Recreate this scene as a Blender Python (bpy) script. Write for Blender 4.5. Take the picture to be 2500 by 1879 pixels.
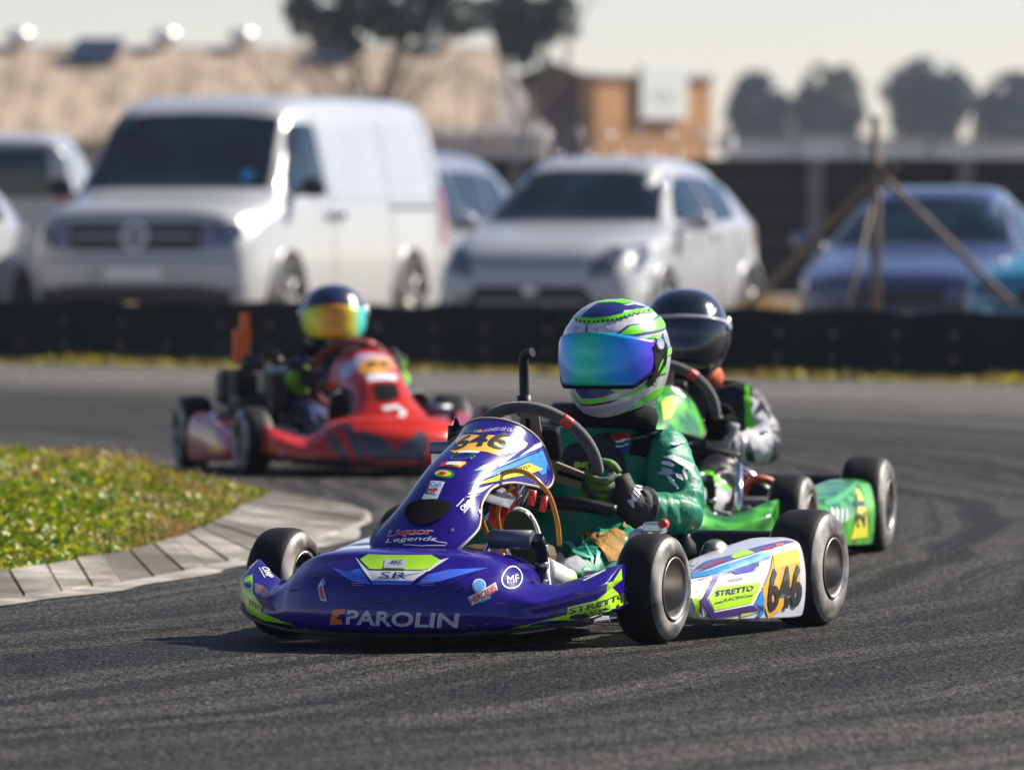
import bpy, bmesh, math, random
from mathutils import Vector, Matrix
from mathutils.bvhtree import BVHTree
R = math.radians
V = Vector
random.seed(7)
for o in list(bpy.data.objects):
    bpy.data.objects.remove(o)
S = bpy.context.scene
COL = S.collection

# ------------------------------------------------------------------ camera, sky, sun, exposure
cam = bpy.data.cameras.new('camera'); camo = bpy.data.objects.new('camera', cam); COL.objects.link(camo)
cam.lens = 300; cam.sensor_width = 36; cam.clip_start = .5; cam.clip_end = 6000
camo.location = (0, 0, 1.0)
camo.rotation_euler = (R(90) - math.atan((939.5 - 512) / 20833.), 0, 0)
cam.dof.use_dof = True; cam.dof.focus_distance = 19.55; cam.dof.aperture_fstop = 6.7
S.camera = camo
SUN_AZ, SUN_EL = 27, 38          # degrees: azimuth turned from +X (right) towards +Y (away), elevation
sd = V((math.cos(R(SUN_AZ)) * math.cos(R(SUN_EL)), math.sin(R(SUN_AZ)) * math.cos(R(SUN_EL)), math.sin(R(SUN_EL))))
W = bpy.data.worlds.new('World'); S.world = W; W.use_nodes = True
nt = W.node_tree
sky = nt.nodes.new('ShaderNodeTexSky'); sky.sky_type = 'NISHITA'; sky.sun_disc = False
sky.sun_elevation = R(SUN_EL); sky.sun_rotation = R(90 - SUN_AZ)
sky.air_density = 1.0; sky.dust_density = .35; sky.ozone_density = 1.0; sky.altitude = 1500
bg = nt.nodes['Background']; bg.inputs[1].default_value = .054
wb = nt.nodes.new('ShaderNodeMix'); wb.data_type = 'RGBA'; wb.blend_type = 'MULTIPLY'; wb.inputs[0].default_value = 1; wb.inputs[7].default_value = (1.08, 1.0, 1.12, 1)      # white balance of the whole sky
nt.links.new(sky.outputs[0], wb.inputs[6]); nt.links.new(wb.outputs[2], bg.inputs[0])
sl = bpy.data.lights.new('sun', 'SUN'); so = bpy.data.objects.new('sun', sl); COL.objects.link(so)
sl.energy = 5.0; sl.angle = R(.53); sl.color = (1, .93, .82)
so.rotation_euler = sd.to_track_quat('Z', 'Y').to_euler()
S.view_settings.view_transform = 'Standard'; S.view_settings.look = 'None'
S.view_settings.exposure = .92; S.view_settings.gamma = 1
S.cycles.max_bounces = 8; S.cycles.use_denoising = True

# ------------------------------------------------------------------ materials
MATS = {}
def pm(name, col, rough=.5, metal=0, coat=0, var=0., vs=8., bump=0., bs=40., bd=.01, col2=None, spec=.5, alpha=1, trans=0, coatr=.06, ramp=None, stretch=None, sheen=0):
    if name in MATS: return MATS[name]
    m = bpy.data.materials.new(name); m.use_nodes = True
    n = m.node_tree.nodes; l = m.node_tree.links; b = n['Principled BSDF']
    b.inputs['Base Color'].default_value = (*col, 1); b.inputs['Roughness'].default_value = rough
    b.inputs['Metallic'].default_value = metal; b.inputs['Coat Weight'].default_value = coat; b.inputs['Coat Roughness'].default_value = coatr
    b.inputs['Specular IOR Level'].default_value = spec; b.inputs['Alpha'].default_value = alpha
    b.inputs['Transmission Weight'].default_value = trans
    if sheen: b.inputs['Sheen Weight'].default_value = sheen
    tc = n.new('ShaderNodeTexCoord'); src = tc.outputs['Object']
    if stretch:
        mp = n.new('ShaderNodeMapping'); mp.inputs['Scale'].default_value = stretch; l.new(src, mp.inputs[0]); src = mp.outputs[0]
    if var or col2:
        t = n.new('ShaderNodeTexNoise'); t.inputs['Scale'].default_value = vs; t.inputs['Detail'].default_value = 6; l.new(src, t.inputs[0])
        r = n.new('ShaderNodeValToRGB'); lo, hi = ramp or (.35, .68)
        r.color_ramp.elements[0].position = lo; r.color_ramp.elements[1].position = hi
        r.color_ramp.elements[0].color = (*[c * (1 - var) for c in col], 1)
        r.color_ramp.elements[1].color = (*(col2 or [min(1, c * (1 + var)) for c in col]), 1)
        l.new(t.outputs[0], r.inputs[0]); l.new(r.outputs[0], b.inputs['Base Color'])
        rr = n.new('ShaderNodeMapRange'); rr.inputs[3].default_value = max(0, rough - .08); rr.inputs[4].default_value = min(1, rough + .1)
        l.new(t.outputs[0], rr.inputs[0]); l.new(rr.outputs[0], b.inputs['Roughness'])
    if bump:
        t = n.new('ShaderNodeTexNoise'); t.inputs['Scale'].default_value = bs; t.inputs['Detail'].default_value = 4; l.new(src, t.inputs[0])
        u = n.new('ShaderNodeBump'); u.inputs['Strength'].default_value = bump; u.inputs['Distance'].default_value = bd
        l.new(t.outputs[0], u.inputs['Height']); l.new(u.outputs[0], b.inputs['Normal'])
    MATS[name] = m; return m

def paint(name, col, dirt=.12):
    return pm('paint_' + name, col, rough=.22, coat=.45, var=dirt, vs=14, coatr=.04, spec=.25, bump=.12, bs=9, bd=.006)
def vinyl(name, col):
    return pm('vinyl_' + name, col, rough=.33, coat=.5, var=.07, vs=30, coatr=.12)
M = {}
M['tyre'] = pm('tyre_rubber', (.008, .0085, .010), rough=.6, var=.4, vs=16, bump=.3, bs=140, bd=.002, col2=(.016, .0155, .015), spec=.2)
M['sidewall'] = pm('tyre_sidewall', (.10, .095, .09), rough=.5, var=.5, vs=22, bump=.4, bs=50, bd=.003, col2=(.40, .37, .335), stretch=(1, .6, .6), ramp=(.36, .66))
M['rim'] = pm('rim_magnesium', (.34, .32, .30), rough=.42, metal=.8, var=.2, vs=25)
M['alu'] = pm('brushed_aluminium', (.62, .62, .63), rough=.3, metal=1, var=.15, vs=30)
M['chrome'] = pm('chrome_tube', (.75, .76, .8), rough=.14, metal=1)
M['steel'] = pm('dirty_steel', (.26, .24, .22), rough=.38, metal=.9, var=.35, vs=40)
M['black'] = pm('black_plastic', (.008, .008, .010), spec=.25, rough=.42, var=.3, vs=20)
M['matt'] = pm('matt_black', (.004, .004, .005), rough=.9, spec=.12)
M['navy'] = pm('navy_plastic', (.008, .009, .022), spec=.25, rough=.35, var=.2)
M['suede'] = pm('wheel_suede', (.06, .06, .062), rough=.85, bump=.3, bs=300, bd=.001, var=.25, vs=60, sheen=.4)
M['red'] = vinyl('red', (.55, .02, .015)); M['orange'] = vinyl('orange', (.75, .16, .01)); M['white'] = vinyl('white', (.78, .78, .8))
M['lime'] = vinyl('lime', (.42, .78, .01)); M['yellow'] = vinyl('yellow', (.75, .72, .02)); M['gold'] = vinyl('gold', (.8, .38, .02))
M['cyan'] = vinyl('cyan', (.015, .24, .62)); M['blue'] = vinyl('blue', (.05, .14, .72)); M['purple'] = vinyl('purple', (.035, .010, .16))
M['silver'] = vinyl('silver', (.5, .5, .58)); M['ink'] = vinyl('ink', (.006, .006, .01)); M['green'] = vinyl('green', (.01, .25, .06))
M['darkgreen'] = vinyl('darkgreen', (.01, .09, .05)); M['slate'] = vinyl('slate', (.035, .036, .055)); M['flagblue'] = vinyl('flagblue', (.04, .03, .5))
M['neon'] = vinyl('neon', (.16, .80, .01)); M['lilac'] = vinyl('lilac', (.42, .40, .55)); M['sky'] = vinyl('sky', (.10, .35, .75))
M['navyv'] = vinyl('navyv', (.012, .02, .16)); M['navyb'] = vinyl('navyb', (.03, .05, .17)); M['navyk'] = pm('protector_cloth', (.009, .010, .022), rough=.7); M['scuff'] = pm('scuffed_plastic', (.13, .07, .12), rough=.7, var=.5, vs=60)
M['purplel'] = vinyl('purplel', (.09, .08, .26)); M['ochrecloth'] = pm('ochre_cloth', (.30, .15, .012), rough=.8, var=.2, vs=14, bump=.6, bs=22, bd=.02); M['mint_sheen'] = vinyl('mint_sheen', (.10, .50, .36)); M['whitecloth'] = pm('white_cloth', (.50, .50, .53), rough=.95, var=.15, vs=20, bump=.3, bs=26, bd=.01, spec=.1)
M['scuffd'] = pm('scuff_dust', (.05, .04, .09), rough=.8)
M['redl'] = vinyl('redl', (.5, .05, .06)); M['cyanl'] = vinyl('cyanl', (.08, .46, .16))
M['amber'] = pm('amber_hose', (.55, .24, .01), rough=.15, trans=.35)
M['redplastic'] = pm('red_plastic', (.6, .02, .015), rough=.35, coat=.3)
M['glass'] = pm('tinted_glass', (.004, .010, .018), rough=.05, spec=.5, coat=.2, col2=(.012, .035, .045), vs=2.5, ramp=(.45, .62))  # teal mottling in the colour stands in for reflections and interior
M['rust'] = pm('rusty_steel', (.13, .095, .07), rough=.7, var=.4, vs=10)
M['lamp'] = pm('headlamp_glass', (.16, .17, .2), rough=.08, metal=.6, coat=1, var=.3, vs=12)
M['redlamp'] = pm('tail_lamp', (.45, .01, .01), rough=.12, coat=1)

# ------------------------------------------------------------------ helpers
def tag(o, label=None, cat=None, group=None, kind=None):
    if label: o['label'] = label
    if cat: o['category'] = cat
    if group: o['group'] = group
    if kind: o['kind'] = kind
    return o
def empty(name, loc=(0, 0, 0), rz=0, parent=None):
    o = bpy.data.objects.new(name, None); COL.objects.link(o); o.location = loc; o.rotation_euler = (0, 0, rz); o.empty_display_size = .1
    if parent: o.parent = parent
    return o
def catmull(p, n, closed=False):
    p = [V(q) for q in p]; m = len(p); out = []
    segs = m if closed else m - 1
    for i in range(n):
        t = i * segs / (n if closed else n - 1); k = min(int(t), segs - 1); f = t - k
        if closed: a, b, c, d = p[(k - 1) % m], p[k % m], p[(k + 1) % m], p[(k + 2) % m]
        else: a, b, c, d = p[max(k - 1, 0)], p[k], p[k + 1], p[min(k + 2, m - 1)]
        out.append(.5 * ((2 * b) + (c - a) * f + (2 * a - 5 * b + 4 * c - d) * f * f + (3 * b - a - 3 * c + d) * f ** 3))
    return out
def surf(ctrl, nu, nv, closed_v=False):
    rows = [catmull(r, nv, closed_v) for r in ctrl]
    cols = [catmull([r[j] for r in rows], nu) for j in range(nv)]
    return [[cols[j][i] for j in range(nv)] for i in range(nu)]
def basis(d):
    d = V(d).normalized(); a = V((0, 0, 1)) if abs(d.z) < .9 else V((1, 0, 0))
    u = d.cross(a).normalized(); return u, d.cross(u).normalized()
class MB:
    def __init__(s): s.bm = bmesh.new()
    def ring(s, pts): return [s.bm.verts.new(p) for p in pts]
    def bridge(s, a, b, closed=True, mi=0):
        n = len(a)
        for i in range(n if closed else n - 1):
            j = (i + 1) % n
            try: f = s.bm.faces.new((a[i], a[j], b[j], b[i])); f.material_index = mi; f.smooth = True
            except ValueError: pass
    def cap(s, r, mi=0):
        try: f = s.bm.faces.new(r); f.material_index = mi
        except ValueError: pass
    def loft(s, rings, closed=True, caps=True, mi=0):
        rs = [s.ring(r) for r in rings]
        for a, b in zip(rs, rs[1:]): s.bridge(a, b, closed, mi)
        if caps: s.cap(rs[0][::-1], mi); s.cap(rs[-1], mi)
        return s
    def sheet(s, g, mi=0): return s.loft(g, False, False, mi)
    def tube(s, path, r, n=8, closed=False, smooth=0, caps=True, mi=0):
        path = [V(p) for p in path]
        if smooth: path = catmull(path, smooth, closed)
        m = len(path); rings = []; u = None
        for i, p in enumerate(path):
            d = (path[(i + 1) % m] - path[i - 1]) if closed else (path[min(i + 1, m - 1)] - path[max(i - 1, 0)])
            d.normalize()
            if u is None: u = basis(d)[0]
            else:
                u = u - d * u.dot(d)
                u = u.normalized() if u.length > 1e-5 else basis(d)[0]
            w = d.cross(u); rr = r[min(i * len(r) // m, len(r) - 1)] if isinstance(r, (list, tuple)) else r
            rings.append([p + (u * math.cos(2 * math.pi * k / n) + w * math.sin(2 * math.pi * k / n)) * rr for k in range(n)])
        if closed:
            rs = [s.ring(q) for q in rings]
            for i in range(m): s.bridge(rs[i], rs[(i + 1) % m], True, mi)
        else: s.loft(rings, True, caps, mi)
        return s
    def cone(s, a, b, ra, rb, n=12, mi=0):
        a, b = V(a), V(b); u, w = basis(b - a)
        return s.loft([[p + (u * math.cos(2 * math.pi * k / n) + w * math.sin(2 * math.pi * k / n)) * r for k in range(n)] for p, r in ((a, ra), (b, rb))], True, True, mi)
    def lathe(s, prof, c=(0, 0, 0), ax=(1, 0, 0), n=32, closed=False, mi=0, open_=False):
        c = V(c); ax = V(ax).normalized(); u, w = basis(ax)
        rs = [s.ring([c + ax * x + (u * math.cos(2 * math.pi * k / n) + w * math.sin(2 * math.pi * k / n)) * r for k in range(n)]) for x, r in prof]
        for a, b in zip(rs, rs[1:]): s.bridge(a, b, True, mi)
        if closed: s.bridge(rs[-1], rs[0], True, mi)
        else:
            if not open_: s.cap(rs[0][::-1], mi)
            s.cap(rs[-1], mi)
        return s
    def box(s, c, sz, bev=0, rot=None, mi=0):
        b = bmesh.new(); bmesh.ops.create_cube(b, size=1)
        for v in b.verts: v.co = V((v.co.x * sz[0], v.co.y * sz[1], v.co.z * sz[2]))
        if bev: bmesh.ops.bevel(b, geom=b.edges[:], offset=bev, segments=2, affect='EDGES', profile=.5)
        mt = Matrix.Translation(V(c)) @ (rot.to_4x4() if rot else Matrix())
        vs = {v: s.bm.verts.new(mt @ v.co) for v in b.verts}
        for f in b.faces:
            q = s.bm.faces.new([vs[v] for v in f.verts]); q.material_index = mi; q.smooth = False
        b.free(); return s
    def ell(s, c, r, n=16, m=10, rot=None, mi=0):
        c = V(c); rings = []
        for i in range(1, m):
            e = -math.pi / 2 + math.pi * i / m
            q = [V((r[0] * math.cos(e) * math.cos(2 * math.pi * k / n), r[1] * math.cos(e) * math.sin(2 * math.pi * k / n), r[2] * math.sin(e))) for k in range(n)]
            rings.append([c + (rot @ p if rot else p) for p in q])
        return s.loft(rings, True, True, mi)
    def plate(s, pts, th, n, mi=0):
        n = V(n).normalized() * th; a = s.ring([V(p) for p in pts]); b = s.ring([V(p) + n for p in pts])
        for i in range(len(a)):
            j = (i + 1) % len(a); f = s.bm.faces.new((a[i], a[j], b[j], b[i])); f.material_index = mi
        s.cap(a[::-1], mi); s.cap(b, mi); return s
    def build(s, name, mat, parent=None, recalc=True, solid=0):
        if recalc: bmesh.ops.recalc_face_normals(s.bm, faces=s.bm.faces[:])
        me = bpy.data.meshes.new(name); s.bm.to_mesh(me); s.bm.free()
        for m in (mat if isinstance(mat, (list, tuple)) else [mat]): me.materials.append(m)
        o = bpy.data.objects.new(name, me); COL.objects.link(o)
        if parent: o.parent = parent
        if solid:
            md = o.modifiers.new('solid', 'SOLIDIFY'); md.thickness = solid; md.offset = 0
        return o
def raw(name, verts, faces, mat, parent=None, mi=None):
    me = bpy.data.meshes.new(name); me.from_pydata(verts, [], faces)
    for m in (mat if isinstance(mat, (list, tuple)) else [mat]): me.materials.append(m)
    if mi: me.polygons.foreach_set('material_index', mi)
    o = bpy.data.objects.new(name, me); COL.objects.link(o)
    if parent: o.parent = parent
    return o
def skin(name, nodes, edges, root, mat, parent, sub=2):
    keys = list(nodes); me = bpy.data.meshes.new(name)
    me.from_pydata([nodes[k][0] for k in keys], [(keys.index(a), keys.index(b)) for a, b in edges], [])
    o = bpy.data.objects.new(name, me); COL.objects.link(o)
    o.modifiers.new('s', 'SKIN').use_smooth_shade = True
    ss = o.modifiers.new('d', 'SUBSURF'); ss.levels = sub; ss.render_levels = sub
    for i, k in enumerate(keys):
        r = nodes[k][1]; me.skin_vertices[0].data[i].radius = r if isinstance(r, tuple) else (r, r)
        me.skin_vertices[0].data[i].use_root = (k == root)
    dg = bpy.context.evaluated_depsgraph_get(); dg.update()
    m2 = bpy.data.meshes.new_from_object(o.evaluated_get(dg)); bpy.data.objects.remove(o)
    m2.materials.clear(); m2.materials.append(mat)
    for p in m2.polygons: p.use_smooth = True
    r = bpy.data.objects.new(name, m2); COL.objects.link(r); r.parent = parent; return r

# ---- stickers: flat shapes cut into small faces and laid on a surface
SURF = {}
def reg(key, objs, frame, parent, grid=.02):
    vs, fs = [], []
    for o in objs:
        b = len(vs); vs += [v.co.copy() for v in o.data.vertices]; fs += [[i + b for i in p.vertices] for p in o.data.polygons]
    SURF[key] = dict(bvh=BVHTree.FromPolygons(vs, fs), frame=frame, parent=parent, grid=grid)
class Planar:
    def __init__(s, u, v): s.u = V(u).normalized(); s.v = V(v).normalized(); s.n = s.u.cross(s.v)
    def to(s, p): return (p.dot(s.u), p.dot(s.v))
    def ray(s, a, b): return s.u * a + s.v * b + s.n * 8, -s.n
class Sph:
    def __init__(s, c, yaw): s.c = V(c); s.yaw = yaw
    def to(s, p):
        d = (p - s.c).normalized(); return (math.atan2(d.x, -d.y) - s.yaw, math.asin(d.z))
    def ray(s, a, b):
        a += s.yaw; d = V((math.sin(a) * math.cos(b), -math.cos(a) * math.cos(b), math.sin(b))); return s.c + d * 1.0, -d
_txt = {}
def text2d(t, bold=0):
    if (t, bold) in _txt: return _txt[(t, bold)]
    c = bpy.data.curves.new('lettering', 'FONT'); c.body = t; c.resolution_u = 3; c.offset = bold; c.fill_mode = 'FRONT' if hasattr(c, 'fill_mode') else c.fill_mode
    o = bpy.data.objects.new('lettering', c); COL.objects.link(o)
    dg = bpy.context.evaluated_depsgraph_get(); dg.update()
    me = bpy.data.meshes.new_from_object(o.evaluated_get(dg)); bpy.data.objects.remove(o); bpy.data.curves.remove(c)
    v = [p.co.to_2d() for p in me.vertices]; f = [tuple(p.vertices) for p in me.polygons]; bpy.data.meshes.remove(me)
    x0, x1, y0, y1 = min(p.x for p in v), max(p.x for p in v), min(p.y for p in v), max(p.y for p in v)
    v = [((p.x - x0) / (x1 - x0), (p.y - y0) / (y1 - y0)) for p in v]
    _txt[(t, bold)] = (v, f); return v, f
def stroke2d(pts, w):
    pts = [V(p) for p in pts]; L, Rr = [], []
    for i, p in enumerate(pts):
        d = (pts[min(i + 1, len(pts) - 1)] - pts[max(i - 1, 0)]).normalized(); n = V((-d.y, d.x)) * w / 2
        L.append(p + n); Rr.append(p - n)
    n = len(pts); return [tuple(p) for p in L + Rr], [(i, i + 1, n + i + 1, n + i) for i in range(n - 1)]
def sticker(key, kind, name, mat, layer, *data):
    sf = SURF[key]; fr = sf['frame']; g = sf['grid']
    if kind == 'p': v = data[0]; f = [tuple(range(len(v)))]
    elif kind == 't':
        tv, tf = text2d(data[0], data[4] if len(data) > 4 else 0); bl, br, tl = (V(q) for q in data[1:4])
        v = [tuple(bl + (br - bl) * a + (tl - bl) * b) for a, b in tv]; f = tf
    elif kind == 'l': v, f = stroke2d(data[0], data[1])
    elif kind == 'e':
        c, a, b = (V(q) for q in data[:3]); v = [tuple(c + (a - c) * math.cos(t) + (b - c) * math.sin(t)) for t in [2 * math.pi * i / 28 for i in range(28)]]; f = [tuple(range(28))]
    elif kind == 'r':
        c, a, b = (V(q) for q in data[:3]); k = data[3]; v = []
        for s in (1, k): v += [tuple(c + (a - c) * s * math.cos(t) + (b - c) * s * math.sin(t)) for t in [2 * math.pi * i / 32 for i in range(32)]]
        f = [(i, (i + 1) % 32, 32 + (i + 1) % 32, 32 + i) for i in range(32)]
    bm = bmesh.new(); bv = [bm.verts.new((*p, 0)) for p in v]
    for q in f:
        try: bm.faces.new([bv[i] for i in q])
        except ValueError: pass
    if kind in 'pe': bmesh.ops.triangulate(bm, faces=bm.faces[:])
    for ax in (0, 1):
        lo = min(p[ax] for p in v); hi = max(p[ax] for p in v); k = math.floor(lo / g) + 1
        while k * g < hi and (hi - lo) / g < 120:
            no = V((1, 0, 0)) if ax == 0 else V((0, 1, 0)); co = no * (k * g)
            bmesh.ops.bisect_plane(bm, geom=bm.verts[:] + bm.edges[:] + bm.faces[:], plane_co=co, plane_no=no, dist=1e-6); k += 1
    off = .0014 + .0011 * layer + (.0035 if key.endswith('suit') else 0)
    for p in bm.verts:
        o_, d_ = fr.ray(p.co.x, p.co.y); h = sf['bvh'].ray_cast(o_, d_)
        if h[0] is None:
            q = o_ - d_ * 0; t = (SURF[key].get('last', V((0, 0, 0))) - o_).dot(d_); h = sf['bvh'].find_nearest(o_ + d_ * t)
            p.co = h[0] - d_ * off
        else:
            sf['last'] = h[0]; nn = h[1] if h[1].dot(d_) < 0 else -h[1]; p.co = h[0] + nn * off
    bm.normal_update()
    for q in bm.faces:
        q.smooth = True
        c = q.calc_center_median(); d_ = fr.ray(*fr.to(c))[1]
        if q.normal.length and q.normal.dot(d_) > 0: q.normal_flip()
    b = MB(); b.bm.free(); b.bm = bm
    return b.build(name, mat if not isinstance(mat, str) else M[mat], sf['parent'], recalc=False)

# ------------------------------------------------------------------ ground, track, kerb
def asphalt_mat():
    m = bpy.data.materials.new('asphalt'); m.use_nodes = True; n = m.node_tree.nodes; l = m.node_tree.links; b = n['Principled BSDF']
    geo = n.new('ShaderNodeNewGeometry')
    def math_(op, a, b_=None, clamp=False):
        q = n.new('ShaderNodeMath'); q.operation = op; q.use_clamp = clamp
        for i, x in enumerate((a, b_)):
            if x is None: continue
            if isinstance(x, (int, float)): q.inputs[i].default_value = x
            else: l.new(x, q.inputs[i])
        return q.outputs[0]
    def noise(scale, detail, vec, dim='3D', rough=.5):
        t = n.new('ShaderNodeTexNoise'); t.noise_dimensions = dim; t.inputs['Scale'].default_value = scale; t.inputs['Detail'].default_value = detail; t.inputs['Roughness'].default_value = rough
        l.new(vec, t.inputs['W'] if dim == '1D' else t.inputs['Vector']); return t.outputs[0]
    def mr(x, a, b_, c, d):
        q = n.new('ShaderNodeMapRange'); q.inputs[1].default_value = a; q.inputs[2].default_value = b_; q.inputs[3].default_value = c; q.inputs[4].default_value = d; l.new(x, q.inputs[0]); return q.outputs[0]
    d = n.new('ShaderNodeVectorMath'); d.operation = 'DISTANCE'; d.inputs[1].default_value = (-23.5, 28.6, 0); l.new(geo.outputs['Position'], d.inputs[0])
    wob = noise(.25, 2, geo.outputs['Position'])
    r = math_('ADD', d.outputs['Value'], math_('MULTIPLY', wob, .9))
    streak = noise(5.0, 6, r, '1D', .7)
    patch = noise(.55, 3, geo.outputs['Position'])
    line = mr(math_('ABSOLUTE', math_('SUBTRACT', d.outputs['Value'], 25.2)), .2, 5.5, 1, 0)         # rubbered racing line
    sk = math_('MULTIPLY', mr(streak, .45, .58, 0, 1), math_('MULTIPLY', mr(patch, .3, .5, .6, 1), mr(line, 0, .5, .35, 1)))
    vor = n.new('ShaderNodeTexVoronoi'); vor.inputs['Scale'].default_value = 105; l.new(geo.outputs['Position'], vor.inputs['Vector'])
    vor2 = n.new('ShaderNodeTexVoronoi'); vor2.inputs['Scale'].default_value = 62; l.new(geo.outputs['Position'], vor2.inputs['Vector'])
    hsv = n.new('ShaderNodeSeparateColor'); l.new(vor.outputs['Color'], hsv.inputs[0])
    stone = mr(hsv.outputs[0], .15, 1, .003, .125)
    base = math_('MULTIPLY', stone, mr(patch, .3, .7, .85, 1.2))
    bold = math_('MULTIPLY', mr(noise(1.7, 3, r, '1D', .5), .5, .56, 0, 1), mr(noise(.35, 3, geo.outputs['Position']), .42, .58, 0, 1))
    sk = math_('MAXIMUM', sk, math_('MULTIPLY', bold, mr(line, 0, .4, .2, 1)))
    sk = math_('MULTIPLY', sk, mr(noise(14, 5, geo.outputs['Position'], rough=.7), .32, .62, .35, 1))
    base = math_('MULTIPLY', base, mr(sk, 0, 1, 1.14, .14))
    base = math_('MULTIPLY', base, mr(line, 0, .8, 2.4, .82))
    cc = n.new('ShaderNodeCombineColor'); l.new(math_('MULTIPLY', base, 1.07), cc.inputs[0]); l.new(base, cc.inputs[1]); l.new(math_('MULTIPLY', base, .90), cc.inputs[2])
    l.new(cc.outputs[0], b.inputs['Base Color'])
    l.new(mr(sk, 0, 1, .78, .6), b.inputs['Roughness']); b.inputs['Specular IOR Level'].default_value = .08
    h = math_('ADD', math_('MULTIPLY', vor.outputs['Distance'], -.7), math_('MULTIPLY', vor2.outputs['Distance'], -.8))
    bu = n.new('ShaderNodeBump'); bu.inputs['Strength'].default_value = .9; bu.inputs['Distance'].default_value = .012; l.new(h, bu.inputs['Height']); l.new(bu.outputs[0], b.inputs['Normal'])
    return m
M['asphalt'] = asphalt_mat()
M['dirt'] = pm('dusty_ground', (.15, .12, .088), rough=.95, var=.3, vs=.8, bump=.5, bs=12, bd=.03, col2=(.21, .17, .125))
g = 3500
tag(raw('ground', [(-g, -60, -.06), (g, -60, -.06), (g, g * 1.6, -.06), (-g, g * 1.6, -.06)], [(0, 1, 2, 3)], M['dirt']), kind='structure')
# barrier line (front foot) from left to right
BL, BR = V((-4.6, 57.2, 0)), V((4.3, 47.9, 0))
bdir = (BR - BL).normalized(); bnrm = V((-bdir.y, bdir.x, 0))
if bnrm.y < 0: bnrm = -bnrm
tA, tB = BL - bdir * 60 - bnrm * .55, BR + bdir * 60 - bnrm * .55
tag(raw('race_track', [(-60, -40, 0), (60, -40, 0), (60, tB.y, 0), (tB.x, tB.y, 0), (tA.x, tA.y, 0), (-60, tA.y, 0)], [(0, 1, 2, 3, 4, 5)], M['asphalt']), kind='structure')

outer = [(-2.3, 19.6), (-1.72, 20.6), (-1.36, 21.55), (-1.17, 22.13), (-1.04, 22.68), (-.9, 23.4), (-.8, 24.05), (-.66, 25.0), (-.56, 25.84), (-.5, 26.77), (-.47, 27.6), (-.53, 28.45), (-.66, 29.0)]
inner = [(-2.75, 20.6), (-1.9, 21.75), (-1.48, 22.65), (-1.28, 23.45), (-1.16, 24.1), (-1.05, 24.95), (-.98, 25.75), (-.94, 26.55), (-.91, 27.3), (-.9, 28.1), (-.87, 28.6), (-.84, 29.1), (-.82, 29.4)]
NB = 24
oc = catmull([(*p, 0) for p in outer], NB + 1); ic = catmull([(*p, 0) for p in inner], NB + 1)
def kerb_mat(name, lo, hi):
    m = pm(name, lo, rough=.85, var=.3, vs=3, bump=.6, bs=55, bd=.005, col2=hi, spec=.2); n = m.node_tree.nodes; l = m.node_tree.links; bs = n['Principled BSDF']
    src = bs.inputs['Base Color'].links[0].from_socket; geo = n.new('ShaderNodeNewGeometry'); cur = src
    for sc, a, b_, dk, st in ((1.3, .44, .66, (.07, .058, .045), (1, .6, 1)), (6, .46, .66, (.13, .10, .07), (1, .4, 1)), (26, .56, .68, (.045, .038, .03), (1, 1, 1))):
        mp = n.new('ShaderNodeMapping'); mp.inputs['Scale'].default_value = st; l.new(geo.outputs['Position'], mp.inputs[0])
        t = n.new('ShaderNodeTexNoise'); t.inputs['Scale'].default_value = sc; t.inputs['Detail'].default_value = 7; t.inputs['Roughness'].default_value = .65; l.new(mp.outputs[0], t.inputs[0])
        q = n.new('ShaderNodeMapRange'); q.inputs[1].default_value = a; q.inputs[2].default_value = b_; q.inputs[4].default_value = .8; l.new(t.outputs[0], q.inputs[0])
        mx = n.new('ShaderNodeMix'); mx.data_type = 'RGBA'; l.new(q.outputs[0], mx.inputs[0]); l.new(cur, mx.inputs[6]); mx.inputs[7].default_value = (*dk, 1); cur = mx.outputs[2]
    l.new(cur, bs.inputs['Base Color']); return m
M['kerb_a'] = kerb_mat('kerb_concrete_pale', (.30, .27, .235), (.46, .42, .365)); M['kerb_b'] = kerb_mat('kerb_concrete_grey', (.17, .155, .14), (.30, .275, .245))
M['kerb_lip'] = pm('kerb_mortar', (.24, .22, .20), rough=.9, var=.45, vs=5, bump=.6, bs=50, bd=.006, col2=(.38, .35, .31))
kerb = tag(empty('kerb', (-1, 25, 0)), kind='structure')
def kz(f): return .010 + .014 * f
bedv, bedf = [], []
for i in range(NB):
    a0, a1 = oc[i], oc[i + 1]; b0, b1 = ic[i], ic[i + 1]
    gp = random.uniform(.012, .045)
    p = [a0.lerp(a1, gp), a0.lerp(a1, 1 - gp), b0.lerp(b1, 1 - gp), b0.lerp(b1, gp)]
    b = MB(); up = random.uniform(-.004, .005); zz = [kz(0) + up, kz(0) + up + random.uniform(-.002, .002), kz(1) + up, kz(1) + up]
    o = V((-1, 25, 0))
    top = [q - o + V((0, 0, z)) for q, z in zip(p, zz)]
    ch = [t.lerp(sum(top, V()) / 4, .03) + V((0, 0, .004)) for t in top]
    b.loft([[t - V((0, 0, .06 + t.z * 0)) for t in top], top, ch])
    for f in b.bm.faces: f.smooth = False
    b.build('kerb_block', M['kerb_a'] if (i * 7) % 5 not in (1, 3) else M['kerb_b'], kerb)
bed = MB(); o = V((-1, 25, 0))
bed.loft([[oc[i] - o + V((0, 0, .003)), oc[i] - o + V((0, 0, .006)), ic[i] - o + V((0, 0, .018)), ic[i] - o + V((0, 0, .002))] for i in range(NB + 1)], True, True)
bed.build('kerb_bed', pm('kerb_joint', (.045, .04, .035), rough=.95), kerb)
lip = MB(); pts = oc
gr = []
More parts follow.
